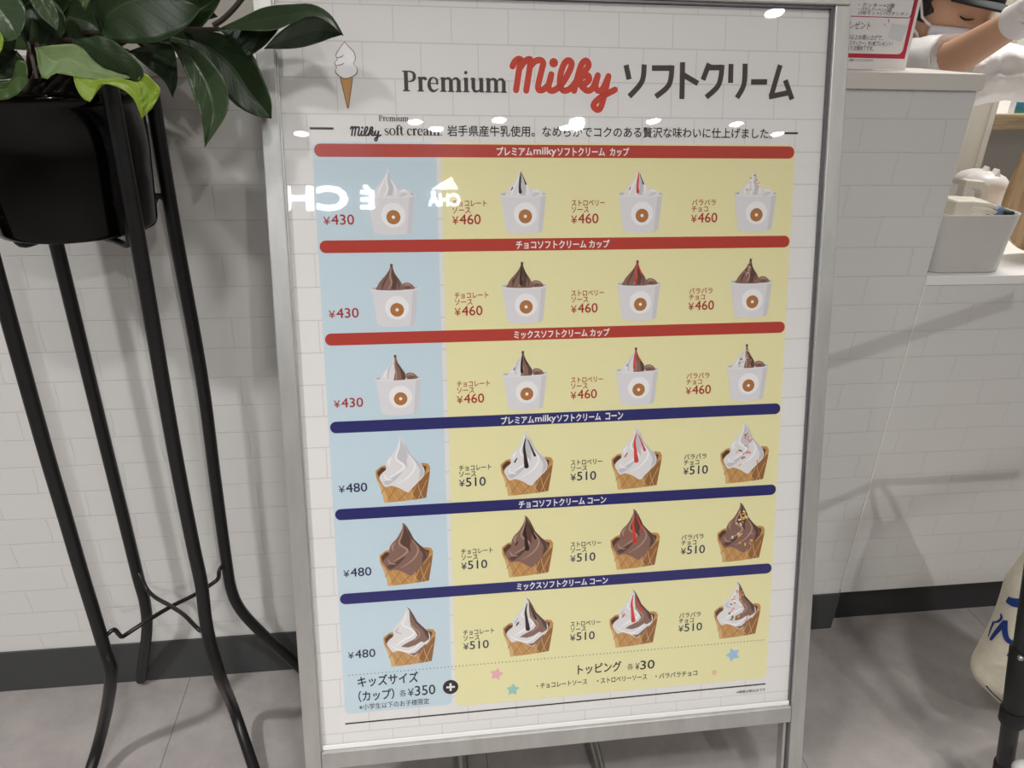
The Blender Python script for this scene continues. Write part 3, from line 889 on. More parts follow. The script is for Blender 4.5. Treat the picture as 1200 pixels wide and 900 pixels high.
# ------------------------------------------------------------------ potted plant
pl = thing('potted_plant', 'broad leaved green plant in a glossy black pot on the iron stand', 'potted plant', (CX, CY, PZ))
R0, R1, HZ = 0.0945, 0.1015, 0.172
MB().lathe((CX, CY, PZ), [(0, 0), (R0-.008, 0), (R0-.002, .002), (R0, .008), (R0+.006, .10), (R1, HZ-.018), (R1+.004, HZ-.017), (R1+.0045, HZ-.001), (R1+.002, HZ), (R1-.003, HZ-.002), (R1-.004, HZ-.03), (0, HZ-.031)], 64).build('pot', M_pot, pl)
soil = MB().lathe((CX, CY, PZ+HZ-.03), [(R1-.006, 0), (.06, .008), (.03, .012), (0, .013)], 32)
soil.build('soil', add_noise(mat('potting_soil', '#2e2119', 0.95), 120, 0.5, 0.8), pl)

def leaf_material(name, color, rough=0.42):
    M = mat(name, color, rough, 0, 0.35)
    nt, b, N, L = nodes(M)
    b.inputs['Transmission Weight'].default_value = 0.0
    b.inputs['Subsurface Weight'].default_value = 0.0
    at_ = N('Attribute'); at_.attribute_name = 'leafuv'
    sep = N('SeparateXYZ'); L(at_.outputs['Vector'], sep.inputs[0])
    # side veins run obliquely off the midrib
    av = N('Math'); av.operation = 'ABSOLUTE'; L(sep.outputs[1], av.inputs[0])
    m1 = N('Math'); m1.operation = 'MULTIPLY'; m1.inputs[1].default_value = -2.6; L(av.outputs[0], m1.inputs[0])
    m2 = N('Math'); m2.operation = 'MULTIPLY_ADD'; m2.inputs[1].default_value = 9.0; L(sep.outputs[0], m2.inputs[0]); L(m1.outputs[0], m2.inputs[2])
    fr = N('Math'); fr.operation = 'PINGPONG'; fr.inputs[1].default_value = 0.5; L(m2.outputs[0], fr.inputs[0])
    vm = N('MapRange'); vm.inputs[1].default_value = 0.0; vm.inputs[2].default_value = 0.09; vm.inputs[3].default_value = 1.0; vm.inputs[4].default_value = 0.0
    L(fr.outputs[0], vm.inputs[0])
    mid = N('MapRange'); mid.inputs[1].default_value = 0.0; mid.inputs[2].default_value = 0.05; mid.inputs[3].default_value = 1.0; mid.inputs[4].default_value = 0.0
    L(av.outputs[0], mid.inputs[0])
    mx = N('Math'); mx.operation = 'MAXIMUM'; L(mid.outputs[0], mx.inputs[0])
    vs = N('Math'); vs.operation = 'MULTIPLY'; vs.inputs[1].default_value = 0.35; L(vm.outputs[0], vs.inputs[0]); L(vs.outputs[0], mx.inputs[1])
    edge = N('MapRange'); edge.inputs[1].default_value = 0.92; edge.inputs[2].default_value = 1.0; edge.inputs[3].default_value = 0.0; edge.inputs[4].default_value = 0.9
    L(av.outputs[0], edge.inputs[0])
    mx2 = N('Math'); mx2.operation = 'MAXIMUM'; L(mx.outputs[0], mx2.inputs[0]); L(edge.outputs[0], mx2.inputs[1])
    mixc = N('MixRGB'); c = srgb(color)
    mixc.inputs[1].default_value = (*c, 1)
    mixc.inputs[2].default_value = (min(1, c[0]*2.0+.012), min(1, c[1]*1.7+.015), min(1, c[2]*1.6+.006), 1)
    hm = N('Math'); hm.operation = 'MULTIPLY'; hm.inputs[1].default_value = 0.6; L(mx2.outputs[0], hm.inputs[0])
    L(hm.outputs[0], mixc.inputs[0]); L(mixc.outputs[0], b.inputs['Base Color'])
    bp = N('Bump'); bp.inputs['Strength'].default_value = 0.22; bp.inputs['Distance'].default_value = 0.0012
    inv = N('Math'); inv.operation = 'MULTIPLY'; inv.inputs[1].default_value = -1.0; L(mx.outputs[0], inv.inputs[0])
    L(inv.outputs[0], bp.inputs['Height']); L(bp.outputs[0], b.inputs['Normal'])
    return M
LM = [leaf_material('leaf_deep_green', '#1c2e13'), leaf_material('leaf_mid_green', '#344a20'), leaf_material('leaf_lime', '#78902c'), leaf_material('leaf_pale_underside', '#64794a', 0.5), leaf_material('leaf_blue_green', '#36472e', 0.3)]
fol = MB(); leafuv = []
def leaf_edges(A, B, mi, bulge=0.008, nu=22, nv=6):
    """a leaf lofted between its two edges; both lists run base to tip as (x, y, Y)"""
    def rs(E):
        W_ = [at(*q) for q in E]
        sp = [Vector(q) for q in smooth_path([tuple(w) for w in W_], 10)]
        ln = [0]
        for a, b in zip(sp, sp[1:]):
            ln.append(ln[-1]+(b-a).length)
        out = []
        for k in range(nu+1):
            t = ln[-1]*k/nu
            j = max(i for i in range(len(ln)) if ln[i] <= t+1e-9)
            j = min(j, len(sp)-2)
            f = (t-ln[j])/max(1e-9, ln[j+1]-ln[j])
            out.append(sp[j].lerp(sp[j+1], min(1, f)))
        return out
    a, b = rs(A), rs(B)
    rows = []
    for k in range(nu+1):
        w = (b[k]-a[k]).length
        mid = (a[k]+b[k])*0.5
        away = (mid-CAM).normalized()
        r = []
        for j in range(-nv, nv+1):
            s = j/nv
            p = a[k].lerp(b[k], (s+1)/2)
            p = p + away*(bulge*(1-abs(s))*min(1, w/0.03)) + away*(0.0012*math.sin(k*1.3+j*.6)*abs(s))
            r.append(p); leafuv.append((k/nu, s, 0))
        rows.append(r)
    fol.grid(rows, mi, True)
def leaf(base, mid, tip, width, mi, bulge=0.008, belly=0.42, twist=0.0):
    """a pointed oval leaf along base-mid-tip image points (x, y, Y); width in image pixels"""
    A, B = [], []
    n = 9
    for k in range(n+1):
        t = k/n
        q = [(1-t)**2*b + 2*t*(1-t)*(2*m_-.5*b-.5*e) + t*t*e for b, m_, e in zip(base, mid, tip)]
        q2 = [2*(1-t)*((2*m_-.5*b-.5*e)-b) + 2*t*(e-(2*m_-.5*b-.5*e)) for b, m_, e in zip(base, mid, tip)]
        l = math.hypot(q2[0], q2[1]) or 1
        nx, ny = -q2[1]/l, q2[0]/l
        w = width/2*(math.sin(math.pi*min(1, t**(0.75 if belly < .5 else 1.2)))**0.8)*(1 if t < .999 else 0)
        A.append((q[0]+nx*w, q[1]+ny*w, q[2]-twist*w/width)); B.append((q[0]-nx*w, q[1]-ny*w, q[2]+twist*w/width))
    leaf_edges(A, B, mi, bulge)
# leaves seen against the board and the wall
leaf_edges([(198, 48, -.25), (213, 75, -.262), (224, 105, -.27), (236, 140, -.275), (240, 172, -.275)],
           [(198, 48, -.25), (232, 58, -.26), (262, 92, -.268), (268, 125, -.272), (256, 150, -.275), (240, 172, -.275)], 4, .010)
leaf_edges([(213, 32, -.21), (224, 58, -.215), (252, 95, -.225), (275, 122, -.23), (300, 136, -.235), (318, 139, -.235)],
           [(213, 32, -.21), (262, 40, -.22), (292, 58, -.225), (308, 90, -.23), (318, 118, -.235), (318, 139, -.235)], 0, .008)
leaf_edges([(255, 34, -.22), (275, 50, -.225), (284, 60, -.228), (291, 67, -.23)],
           [(255, 34, -.22), (290, 20, -.225), (330, 22, -.23), (314, 50, -.232), (291, 67, -.23)], 0, .006)
leaf_edges([(310, 57, -.235), (326, 40, -.24), (345, 26, -.24), (362, 20, -.24), (378, 22, -.24), (395, 34, -.24), (401, 41, -.24)],
           [(310, 57, -.235), (330, 57.5, -.22), (352, 56, -.21), (374, 50, -.215), (390, 44, -.23), (401, 41, -.24)], 0, .004)
leaf_edges([(258, 34, -.24), (290, 36, -.25), (320, 36, -.256), (345, 26, -.256), (365, 19, -.25), (383, 26, -.245), (402, 42, -.242)],
           [(258, 34, -.24), (282, 22, -.225), (310, 9, -.22), (342, 5.5, -.222), (368, 6, -.225), (390, 20, -.235), (402, 42, -.242)], 0, .004)
leaf_edges([(150, 60, -.2), (172, 78, -.2), (192, 95, -.2), (202, 114, -.2)], [(150, 60, -.2), (182, 50, -.19), (203, 55, -.19), (208, 94, -.195), (202, 114, -.2)], 0, .006)
leaf_edges([(118, 40, -.27), (142, 50, -.285), (180, 50, -.295), (208, 40, -.295), (226, 24, -.295), (236, 9, -.29)],
           [(118, 40, -.27), (106, 0, -.27), (128, -45, -.27), (180, -55, -.28), (215, -25, -.29), (236, 9, -.29)], 0, .012)
leaf_edges([(-25, -10, -.26), (-18, 30, -.28), (5, 48, -.29), (22, 45, -.29)], [(-25, -10, -.26), (5, -20, -.27), (28, 5, -.28), (30, 25, -.285), (22, 45, -.29)], 4, .008)
leaf_edges([(28, -25, -.27), (34, -2, -.28), (46, 18, -.285), (67, 36, -.29)], [(28, -25, -.27), (52, -15, -.27), (64, 5, -.28), (69, 22, -.285), (67, 36, -.29)], 4, .006)
leaf_edges([(30, 6, -.24), (24, 30, -.245), (30, 50, -.25), (52, 52, -.25), (70, 48, -.25)], [(30, 6, -.24), (50, -6, -.24), (70, 8, -.245), (78, 30, -.25), (70, 48, -.25)], 0, .006)
leaf_edges([(82, -22, -.27), (90, -6, -.275), (95, 4, -.28), (99, 12, -.28)], [(82, -22, -.27), (100, -20, -.27), (106, -6, -.275), (104, 4, -.28), (99, 12, -.28)], 1, .004)
leaf_edges([(70, 20, -.22), (74, 45, -.23), (95, 52, -.24), (120, 44, -.24)], [(70, 20, -.22), (90, -5, -.22), (118, 0, -.23), (128, 22, -.235), (120, 44, -.24)], 0, .008)
# curled leaf over the rim: pale underside, dark face, lime edge
leaf_edges([(42, 56, -.285), (44, 74, -.29), (50, 92, -.292), (58, 92, -.292), (66, 86, -.292), (100, 92, -.295), (135, 93, -.297), (162, 91, -.298)],
           [(42, 56, -.285), (62, 53, -.282), (90, 52, -.28), (104, 62, -.283), (114, 74, -.286), (132, 82, -.29), (148, 86, -.294), (162, 91, -.298)], 3, .003)
leaf_edges([(87, 48, -.282), (98, 56, -.285), (112, 72, -.288), (130, 82, -.292), (148, 87, -.296), (159, 98, -.30)],
           [(87, 48, -.282), (118, 42, -.29), (140, 52, -.297), (158, 68, -.302), (169, 86, -.304), (159, 98, -.30)], 0, -.004)
leaf_edges([(87, 90, -.294), (88, 100, -.297), (97, 115, -.30), (107, 119, -.30), (111, 105, -.299), (120, 98, -.299), (142, 104, -.302), (158, 118, -.305), (166, 139, -.306)],
           [(87, 90, -.294), (100, 90.5, -.293), (120, 92, -.296), (140, 92, -.299), (158, 96, -.302), (163, 100, -.304), (167, 118, -.307), (166, 139, -.306)], 2, .002)
leaf_edges([(160, 96, -.301), (163, 112, -.306), (165, 128, -.307), (166, 139, -.306)], [(160, 96, -.301), (169, 86, -.304), (181, 96, -.303), (188, 106, -.302), (180, 124, -.304), (166, 139, -.306)], 2, .004)
leaf_edges([(-20, 92, -.28), (-12, 112, -.288), (6, 117, -.292), (24, 108, -.294), (33, 96, -.295)], [(-20, 92, -.28), (0, 96, -.285), (14, 92, -.287), (20, 72, -.287), (31, 74, -.29), (33, 96, -.295)], 1, .004)
leaf_edges([(-14, 40, -.29), (-6, 58, -.295), (0, 62, -.297), (3, 56, -.297)], [(-14, 40, -.29), (-2, 36, -.292), (4, 45, -.295), (3, 56, -.297)], 2, .002)
# crown above the picture and the far side
for (b0, m0, t0, w, mi, tw) in (
    ((90, 30, -.16), (150, -10, -.17), (235, -30, -.18), 70, 1, .03), ((90, 20, -.15), (60, -50, -.15), (20, -110, -.15), 75, 0, .03),
    ((100, 20, -.15), (120, -70, -.15), (150, -140, -.15), 80, 4, .04), ((110, 10, -.13), (200, -40, -.12), (290, -60, -.12), 70, 1, .03),
    ((80, 30, -.16), (10, -10, -.18), (-70, 10, -.2), 70, 0, .03), ((90, 30, -.10), (180, 10, -.06), (255, 20, -.05), 60, 0, .02),
    ((80, 40, -.10), (20, 30, -.07), (-40, 60, -.06), 60, 1, .02), ((150, 40, -.14), (205, 25, -.13), (262, -8, -.12), 55, 0, .02),
    ((20, 40, -.2), (-20, 60, -.22), (-60, 110, -.23), 60, 0, .02), ((160, 30, -.17), (190, 40, -.18), (232, 50, -.18), 40, 0, .01),
    ((60, 40, -.2), (85, 62, -.21), (130, 75, -.215), 42, 0, .01), ((20, 60, -.2), (8, 75, -.22), (-12, 92, -.23), 40, 0, .01), ((80, 60, -.19), (120, 80, -.2), (176, 92, -.2), 40, 0, .01)):
    leaf(b0, m0, t0, w, mi, .008, twist=tw)
FO = fol.build('foliage', LM, pl)
attr = FO.data.attributes.new('leafuv', 'FLOAT_VECTOR', 'POINT')
for i, t in enumerate(leafuv):
    attr.data[i].vector = t
sd = FO.modifiers.new('thickness', 'SOLIDIFY'); sd.thickness = 0.0007
M_stem = mat('brown_stem', '#33281c', 0.6)
st = MB()
ctr = Vector((CX, CY, PZ+HZ-.02))
for (x, y, Y) in ((200, 46, -.24), (214, 33, -.21), (257, 34, -.23), (120, 38, -.265), (30, -20, -.26), (88, 49, -.28), (44, 56, -.284), (150, 60, -.2), (90, 22, -.15), (20, 40, -.2)):
    e = at(x, y, Y)
    mid = ctr.lerp(e, .5) + Vector((0, 0, .03))
    st.tube(smooth_path([tuple(ctr+Vector((random.uniform(-.03, .03), random.uniform(-.03, .03), 0))), tuple(mid), tuple(e)], 6), [.004]*7+[.0025]*6, 8)
st.tube(smooth_path([tuple(at(32, 50, -.27)), tuple(at(38, 70, -.28)), tuple(at(43, 92, -.285))], 5), .002, 8)
st.tube(smooth_path([tuple(at(250, 30, -.2)), tuple(at(262, 22, -.2)), tuple(at(276, 8, -.2)), tuple(at(290, -10, -.2))], 5), .003, 8)
st.build('stem', M_stem, pl)

# ------------------------------------------------------------------ notice card on the ledge
PY = 0.06
nb = thing('notice_card', 'red bordered campaign notice card standing on the counter ledge', 'notice', (0.68, PY, 1.161))
NX1, NZ0 = at(1060.5, 82, PY).x, 1.1615
def npt(x, z, d):
    return Vector((x, PY-d*0.001, z))
NX0, NZ1 = NX1-0.297, NZ0+0.21
MB().box((NX0, PY, NZ0), (NX1, PY+0.002, NZ1)).build('card', mat('card_white', '#f0ecea', 0.5), nb)
I_nred = ink('notice_red', '#c23649')
def npix(x, y, d=0.3):
    q = at(x, y, PY); return Vector((q.x, PY-d*0.001, q.z))
q0 = npix(1060, 69); qi = npix(1054, 64)
outer = rrect(NX0+.008, NZ0+(q0.z-NZ0), NX1-.0095, NZ1-.008, .002)
zr0, zr1 = q0.z, q0.z+0.0065
mb = MB()
xr1 = at(1060, 69, PY).x
def nquad(mb, x0, z0, x1, z1, d, mi=0):
    mb.add([npt(x0, z0, d), npt(x1, z0, d), npt(x1, z1, d), npt(x0, z1, d)], [(0, 1, 2, 3)], mi)
nquad(mb, NX0+.01, zr0, xr1, zr1, .3)
nquad(mb, xr1-.0065, zr1, xr1, NZ1-.01, .3)
nquad(mb, NX0+.01, zr1, NX0+.0165, NZ1-.01, .3)
nquad(mb, NX0+.01, NZ1-.0165, xr1, NZ1-.01, .3)
cr = .008
mb.add([npt(xr1-.0065, zr1, .3), npt(xr1-.0065, zr1+cr, .3)]+[npt(xr1-.0065-cr+cr*math.cos(a), zr1+cr-cr*math.sin(a), .3) for a in (.3, .6, .9, 1.2)]+[npt(xr1-.0065-cr, zr1, .3)], [tuple(range(7))], 0)
mb.build('border', I_nred, nb)
mb = MB()
zl = at(1030, 20, PY).z
xl1 = at(1070, 10, PY).x
nquad(mb, NX0+.02, zl-.0006, xl1-.004, zl+.0006, .3)
mb.add([npt(xl1-.004, zl-.0006, .3), npt(xl1-.001, zl+.002, .3), npt(xl1, zl+.005, .3), npt(xl1, NZ1-.02, .3), npt(xl1-.0012, NZ1-.02, .3), npt(xl1-.0012, zl+.005, .3), npt(xl1-.004, zl+.0006, .3)], [(0, 1, 2, 3, 4, 5, 6)])
mb.build('inner_rule', I_nred, nb)
def ntext(name, s, x0, x1, yc, hpx, m_, weight=0.0):
    a, b = at(x0, yc, PY), at(x1, yc, PY)
    sc = (b.x-a.x)
    h = abs(at(x0, yc-hpx/2, PY).z-at(x0, yc+hpx/2, PY).z)
    mb = MB()
    vs, fs, asp, ed = glyphs(s)
    mb.add([npt(a.x+x*sc, a.z-h/2+y*h, .4) for x, y in vs], fs)
    return mb.build(name, m_, nb)
ntext('notice_text', 'プレゼント', 988.5, 1020.5, 29, 9, I_dark, .02)
ntext('notice_text', '500円以上お買い上げで、', 985, 1035, 43, 6, I_dark)
ntext('notice_text', 'クラスステッカー」を1枚プレゼント！', 984, 1046, 50, 6, I_dark)
ntext('notice_text', 'なくなり次第終了です。', 985, 1024, 56, 6, I_dark)
ntext('notice_text', '※お一人様一回限りとさせていただきます。', 984, 1024, 70, 3, I_dark)
ntext('notice_text', '・クッキー×2個', 1006, 1048, 5.5, 5, I_dark)
ntext('notice_text', '・バウムクーヘン×2個', 1006, 1045, 10.5, 5, I_dark)
ntext('notice_text', '(3枚セット)フロランタン', 1006, 1065, 15, 5, I_dark)
mb = MB()
for (x0, y0, x1, y1) in ((1036, 28, 1039.5, 32), (1041, 22.5, 1042, 28)):
    a, b = npix(x0, y0), npix(x1, y1)
    mb.add([a+Vector((-.001, 0, .0005)), a+Vector((.001, 0, .0)), b], [(0, 1, 2)])
mb.build('accent_marks', I_nred, nb)
mb = MB()
c4 = [npix(1045, 28), npix(1064, 30), npix(1056, 49), npix(1040, 44)]
mb.add(c4, [(0, 1, 2, 3)])
mb.build('sticker_picture', ink('sticker_grey', '#dcdcdf'), nb)
MB().box((NX0+.05, PY+.0025, NZ0), (NX1-.05, PY+.05, NZ0+.003)).build('easel_foot', M_plastic, nb)

# ------------------------------------------------------------------ things on the low counter
WT = 0.8265
def rring(cx, cy, hx, hy, r, z, n=6):
    return [Vector((x, y, z)) for x, y in rrect(cx-hx, cy-hy, cx+hx, cy+hy, r, n)]
bx, by = 0.992, 0.072
M_bin = mat('grey_plastic', '#cdcac6', 0.38)
mb = MB()
R = []
for (z, e, inset) in ((0, -.006, 0), (.003, -.002, 0), (.05, .0, 0), (.103, .005, 0), (.106, .0055, 0), (.106, .0035, 0), (.1, .003, 0), (.006, -.004, 0)):
    R.append(rring(bx+e*.4, by, .078+e, .060+e*.4, .028, WT+z))
mb.grid(R, 0, True, True)
mb.add(R[0], [tuple(range(len(R[0])))[::-1]]); mb.add(R[-1], [tuple(range(len(R[-1])))])
binobj = tag(fixnormals(mb.build('storage_bin', M_bin)), 'grey rounded plastic bin holding a brush at the left end of the low counter', 'bin')
# brush in the bin
br = thing('scrub_brush', 'cream bristled brush lying head up in the grey plastic bin', 'brush', (0.96, 0.06, WT+.02))
c0 = at(1114, 233, .07); c1 = at(1127, 262, .07); c2 = at(1173, 246, .07)
MB().box((c0.x+.004, .058, WT+.008), (c0.x+.018, .082, c1.z)).build('handle', mat('cream_plastic', '#ddd6c8', .5), br)
hd = MB().box((c0.x, .05, c1.z-.012), (c1.x, .10, c0.z)); bevel(hd.build('head', mat('cream_plastic', '#ddd6c8', .5), br), .004)
mbb = MB()
rr = random.Random(3)
tops = [(1127, 234.5), (1140, 236.5), (1152, 240), (1164, 243), (1172, 246)]
for i in range(15):
    for j in range(11):
        y = .053+j*.0042
        z0 = c0.z-.003-i*.0032
        zz = rr.uniform(-.0025, .0025)
        ln = (c2.x-c1.x)*rr.uniform(.84, 1.02)*(1-.012*i)
        x0 = c1.x-.003
        mbb.tube([(x0, y, z0), (x0+ln*.5, y+rr.uniform(-.002, .002), z0-.002+zz*.5), (x0+ln, y+rr.uniform(-.004, .004), z0-.010+zz-(.0004*(10-i)))], [.0026, .0023, .0007], 6, caps=False)
mbb.build('bristles', mat('cream_bristle', '#e9e3d6', .8), br)
sp_ = MB()
e = at(1166, 256, .06)
sp_.lathe(Vector((e.x, .06, WT+.05)), [(0, 0), (.010, .002), (.012, .02), (.0125, .052), (.009, .06), (0, .062)], 18)
tag(sp_.build('blue_stopper', mat('blue_rubber', '#5f7390', .5)), 'blue grey rubber stopper poking out of the grey bin', 'stopper')
e = at(1190, 258, .03)
g = MB().box((e.x-.012, .04, WT+.02), (e.x+.004,   .07, e.z+.013)); 
tag(bevel(g.build('green_scourer', mat('dark_green_pad', '#2c3a33', .9)), .002), 'dark green scouring pad at the right rim of the grey bin', 'scourer')
# white dispensers behind the bin
def canister(name, px, py_top, Y, r, label, m_, lidm):
    c = at(px, py_top, Y)
    t = thing(name, label, 'canister', (c.x, Y, WT))
    H_ = c.z-WT
    MB().lathe((c.x, Y, WT), [(0, 0), (r*.8, 0), (r*.82, .003), (r*.98, H_-.045), (r, H_-.044), (r, H_-.03)], 40).build('body', m_, t, sharp=35)
    MB().lathe((c.x, Y, WT+H_-.03), [(r*1.02, -.006), (r*1.07, -.006), (r*1.07, .002), (r*1.0, .009), (r*.8, .018), (r*.4, .025), (0, .026)], 40).build('lid', lidm, t, sharp=40)
    kb = MB().prism([(c.x-.012, Y-.028, WT+H_-.016), (c.x+.008, Y-.030, WT+H_-.016), (c.x+.006, Y-.02, WT+H_+.004)], (.003, .02, 0))
    kb.build('lid_tab', lidm, t)
    return t
canister('white_canister', 1160, 199, .27, .041, 'white plastic canister with domed lid, front one behind the grey bin', M_plastic, M_plastic)
canister('white_canister', 1149, 196, .385, .044, 'white canister with grey domed lid, behind the other canister', M_plastic, mat('pale_grey_plastic', '#c9c5c2', .45))
# white bracket (arched handle of a scoop) left of the canisters
hx = thing('handle_scoop', 'cream plastic scoop with arched handle between brush and canisters', 'scoop', (1.04, .17, WT))
a0, a1 = at(1124, 236, .17), at(1150, 236, .17)
top = at(1136, 211, .17).z
hp = [(a0.x, .17, WT), (a0.x, .17, top-.012), (a0.x+.006, .17, top-.003), (a1.x-.018, .17, top), (a1.x-.006, .17, top-.006), (a1.x, .17, top-.02), (a1.x, .17, WT)]
mb = MB()
ins = .011
poly = [(a0.x-.004, top+.002), (a1.x-.012, top-.001), (a1.x+.001, top-.010), (a1.x+.005, top-.024), (a1.x+.005, WT), (a1.x-.012, WT), (a1.x-.012, top-.026), (a1.x-.018, top-.017), (a0.x+.006, top-.014), (a0.x+.006, WT), (a0.x-.004, WT)]
mb.prism([(x, .16, z) for x, z in poly], (0, .022, 0))
bevel(fixnormals(mb.build('handle', mat('cream_plastic', '#ddd6c8', .5), hx)), .003)
MB().box((a0.x-.008, .158, WT), (a1.x+.008, .19, WT+.03)).build('scoop_base', mat('cream_plastic', '#ddd6c8', .5), hx)
# leaning wooden board
wb = MB()
M_wood = mat('pale_wood', '#c6a67c', .55)
def wood(M, scale=(30, 3, 3)):
    nt, b, N, L = nodes(M)
    tcn = N('TexCoord'); mp = N('Mapping'); mp.inputs['Scale'].default_value = scale
    nz = N('TexNoise'); nz.inputs['Scale'].default_value = 3; nz.inputs['Detail'].default_value = 6; nz.inputs['Distortion'].default_value = .6
    L(tcn.outputs['Object'], mp.inputs[0]); L(mp.outputs[0], nz.inputs[0])
    c = b.inputs['Base Color'].default_value[:3]
    rp = N('ValToRGB'); rp.color_ramp.elements[0].color = (*[x*.62 for x in c], 1); rp.color_ramp.elements[1].color = (*[min(1, x*1.2) for x in c], 1)
    rp.color_ramp.elements[0].position = .35; rp.color_ramp.elements[1].position = .68
    L(nz.outputs[0], rp.inputs[0]); L(rp.outputs[0], b.inputs['Base Color'])
    return M
wood(M_wood, (25, 25, 2))
bp_ = [(a_, b_, .125) for a_, b_ in ((1173, 262), (1180, 238), (1201, 189), (1222, 150), (1275, 160), (1270, 240), (1250, 290), (1225, 306), (1205, 305), (1190, 298), (1178, 282))]
bw = [at(*q) for q in bp_]
zmin = min(q.z for q in bw)
bw = [Vector(q) for q in smooth_path([tuple(q) for q in bw]+[tuple(bw[0])], 5)[:-1]]
zmin = min(q.z for q in bw)
bw = [q+Vector((0, 0, WT-zmin)) for q in bw]
wb.prism(bw, (0, .015, 0))
tag(bevel(fixnormals(wb.build('wooden_board', M_wood)), .003), 'pale wooden board with rounded corner leaning beside the white canisters', 'board')

# ------------------------------------------------------------------ kitchen behind the counters
cp = MB()
X0, X1 = at(1080, 150, .95).x, at(1166, 140, .95).x
cp.box((X0, .95, 0), (X1, 1.0, 2.3))
for k in range(4):
    xx = X1-.012-k*.07
    cp.box((xx-.012, .942, 0.0), (xx, .95, 2.3))
cab = tag(bevel(cp.build('cream_partition', mat('cream_laminate', '#e4ddd0', .5))), 'cream upright panel with vertical grooves behind the worker', 'panel')
sh = thing('wall_shelf', 'wooden edged shelf on the wall behind the counter at the right edge', 'shelf', (2.2, 1.3, 0))
sa, sb_ = at(1168, 134, 1.1), at(1168, 152, 1.1)
M_wood2 = wood(mat('oak_edge', '#b79d7c', .55), (2, 25, 25))
bevel(MB().box((sa.x, 1.1, sb_.z), (sa.x+1.2, 1.13, sa.z)).build('front_edge', M_wood2, sh), .002)
MB().box((sa.x+.003, 1.13, sb_.z+.004), (sa.x+1.2, 2.0, sa.z-.001)).build('shelf_top', M_white, sh)
MB().box((sa.x+.01, 1.3, 0), (sa.x+1.19, 1.32, sb_.z+.003)).build('support_panel', mat('grey_laminate', '#bfbab3', .6), sh)
pa, pb_ = at(1186, 137, 1.15), at(1190, 112, 1.15)
fr_ = thing('framed_picture', 'small blue and green landscape picture standing on the wall shelf', 'picture', (pa.x+.1, 1.16, sa.z))
PW_ = .2
z0_, z1_ = pa.z, pb_.z
MB().box((pa.x-.004, 1.15, sa.z-.0005), (pa.x+PW_, 1.17, z1_+.01)).build('frame', M_plastic, fr_)
pm = mat('landscape_print', '#3f86ad', .5)
nt, b, N, L = nodes(pm)
tcn = N('TexCoord'); sx = N('SeparateXYZ'); L(tcn.outputs['Generated'], sx.inputs[0])
nz = N('TexNoise'); nz.inputs['Scale'].default_value = 6; L(tcn.outputs['Generated'], nz.inputs[0])
adn = N('Math'); adn.operation = 'MULTIPLY_ADD'; adn.inputs[1].default_value = .35; L(nz.outputs[0], adn.inputs[0]); L(sx.outputs[2], adn.inputs[2])
rp = N('ValToRGB'); L(adn.outputs[0], rp.inputs[0])
els = rp.color_ramp.elements
els[0].position = .15; els[0].color = (*srgb('#b9c76a'), 1); els[1].position = .95; els[1].color = (*srgb('#3b7fb5'), 1)
for pos, c in ((.35, '#3f7d5c'), (.5, '#2f6f86'), (.7, '#2f7a90')):
    e_ = els.new(pos); e_.color = (*srgb(c), 1)
L(rp.outputs[0], b.inputs['Base Color'])
MB().box((pa.x+.002, 1.1485, z0_+.004), (pa.x+PW_-.006, 1.1498, z1_)).build('picture_print', pm, fr_)

# ------------------------------------------------------------------ the worker
M_skin = mat('skin', '#d4a688', .5)
nt, b, N, L = nodes(M_skin); b.inputs['Subsurface Weight'].default_value = .08; b.inputs['Subsurface Radius'].default_value = (.01, .004, .002)
M_uni = add_noise(mat('white_cotton', '#efedec', .8), 60, .03, .35)
M_cap = mat('black_cap_cloth', '#232426', .75)
M_hair = mat('dark_hair', '#1d1714', .5)
M_mask = mat('mask_white', '#eceaf2', .8)
M_glove = mat('glove_white', '#f0edee', .45)
worker = thing('person', 'person in white uniform, black cap and face mask reaching across behind the counter', 'person', (1.05, .82, 0))
def skin_mesh(verts, edges, radii, sub=2):
    """verts: positions, edges: index pairs, radii per vertex; first vertex is the root"""
    me = bpy.data.meshes.new('s'); me.from_pydata([tuple(v) for v in verts], edges, [])
    o = bpy.data.objects.new('s', me); COL.objects.link(o)
    md = o.modifiers.new('s', 'SKIN'); md.use_smooth_shade = True
    for i, r in enumerate(radii):
        sv = me.skin_vertices[0].data[i]
        sv.radius = r if isinstance(r, tuple) else (r, r)
        sv.use_root = (i == 0)
    ss = o.modifiers.new('u', 'SUBSURF'); ss.levels = sub; ss.render_levels = sub
    dg = bpy.context.evaluated_depsgraph_get()
    r = bpy.data.meshes.new_from_object(o.evaluated_get(dg))
    V = [v.co.copy() for v in r.vertices]; F = [tuple(p.vertices) for p in r.polygons]
    bpy.data.objects.remove(o); bpy.data.meshes.remove(me); bpy.data.meshes.remove(r)
    return V, F
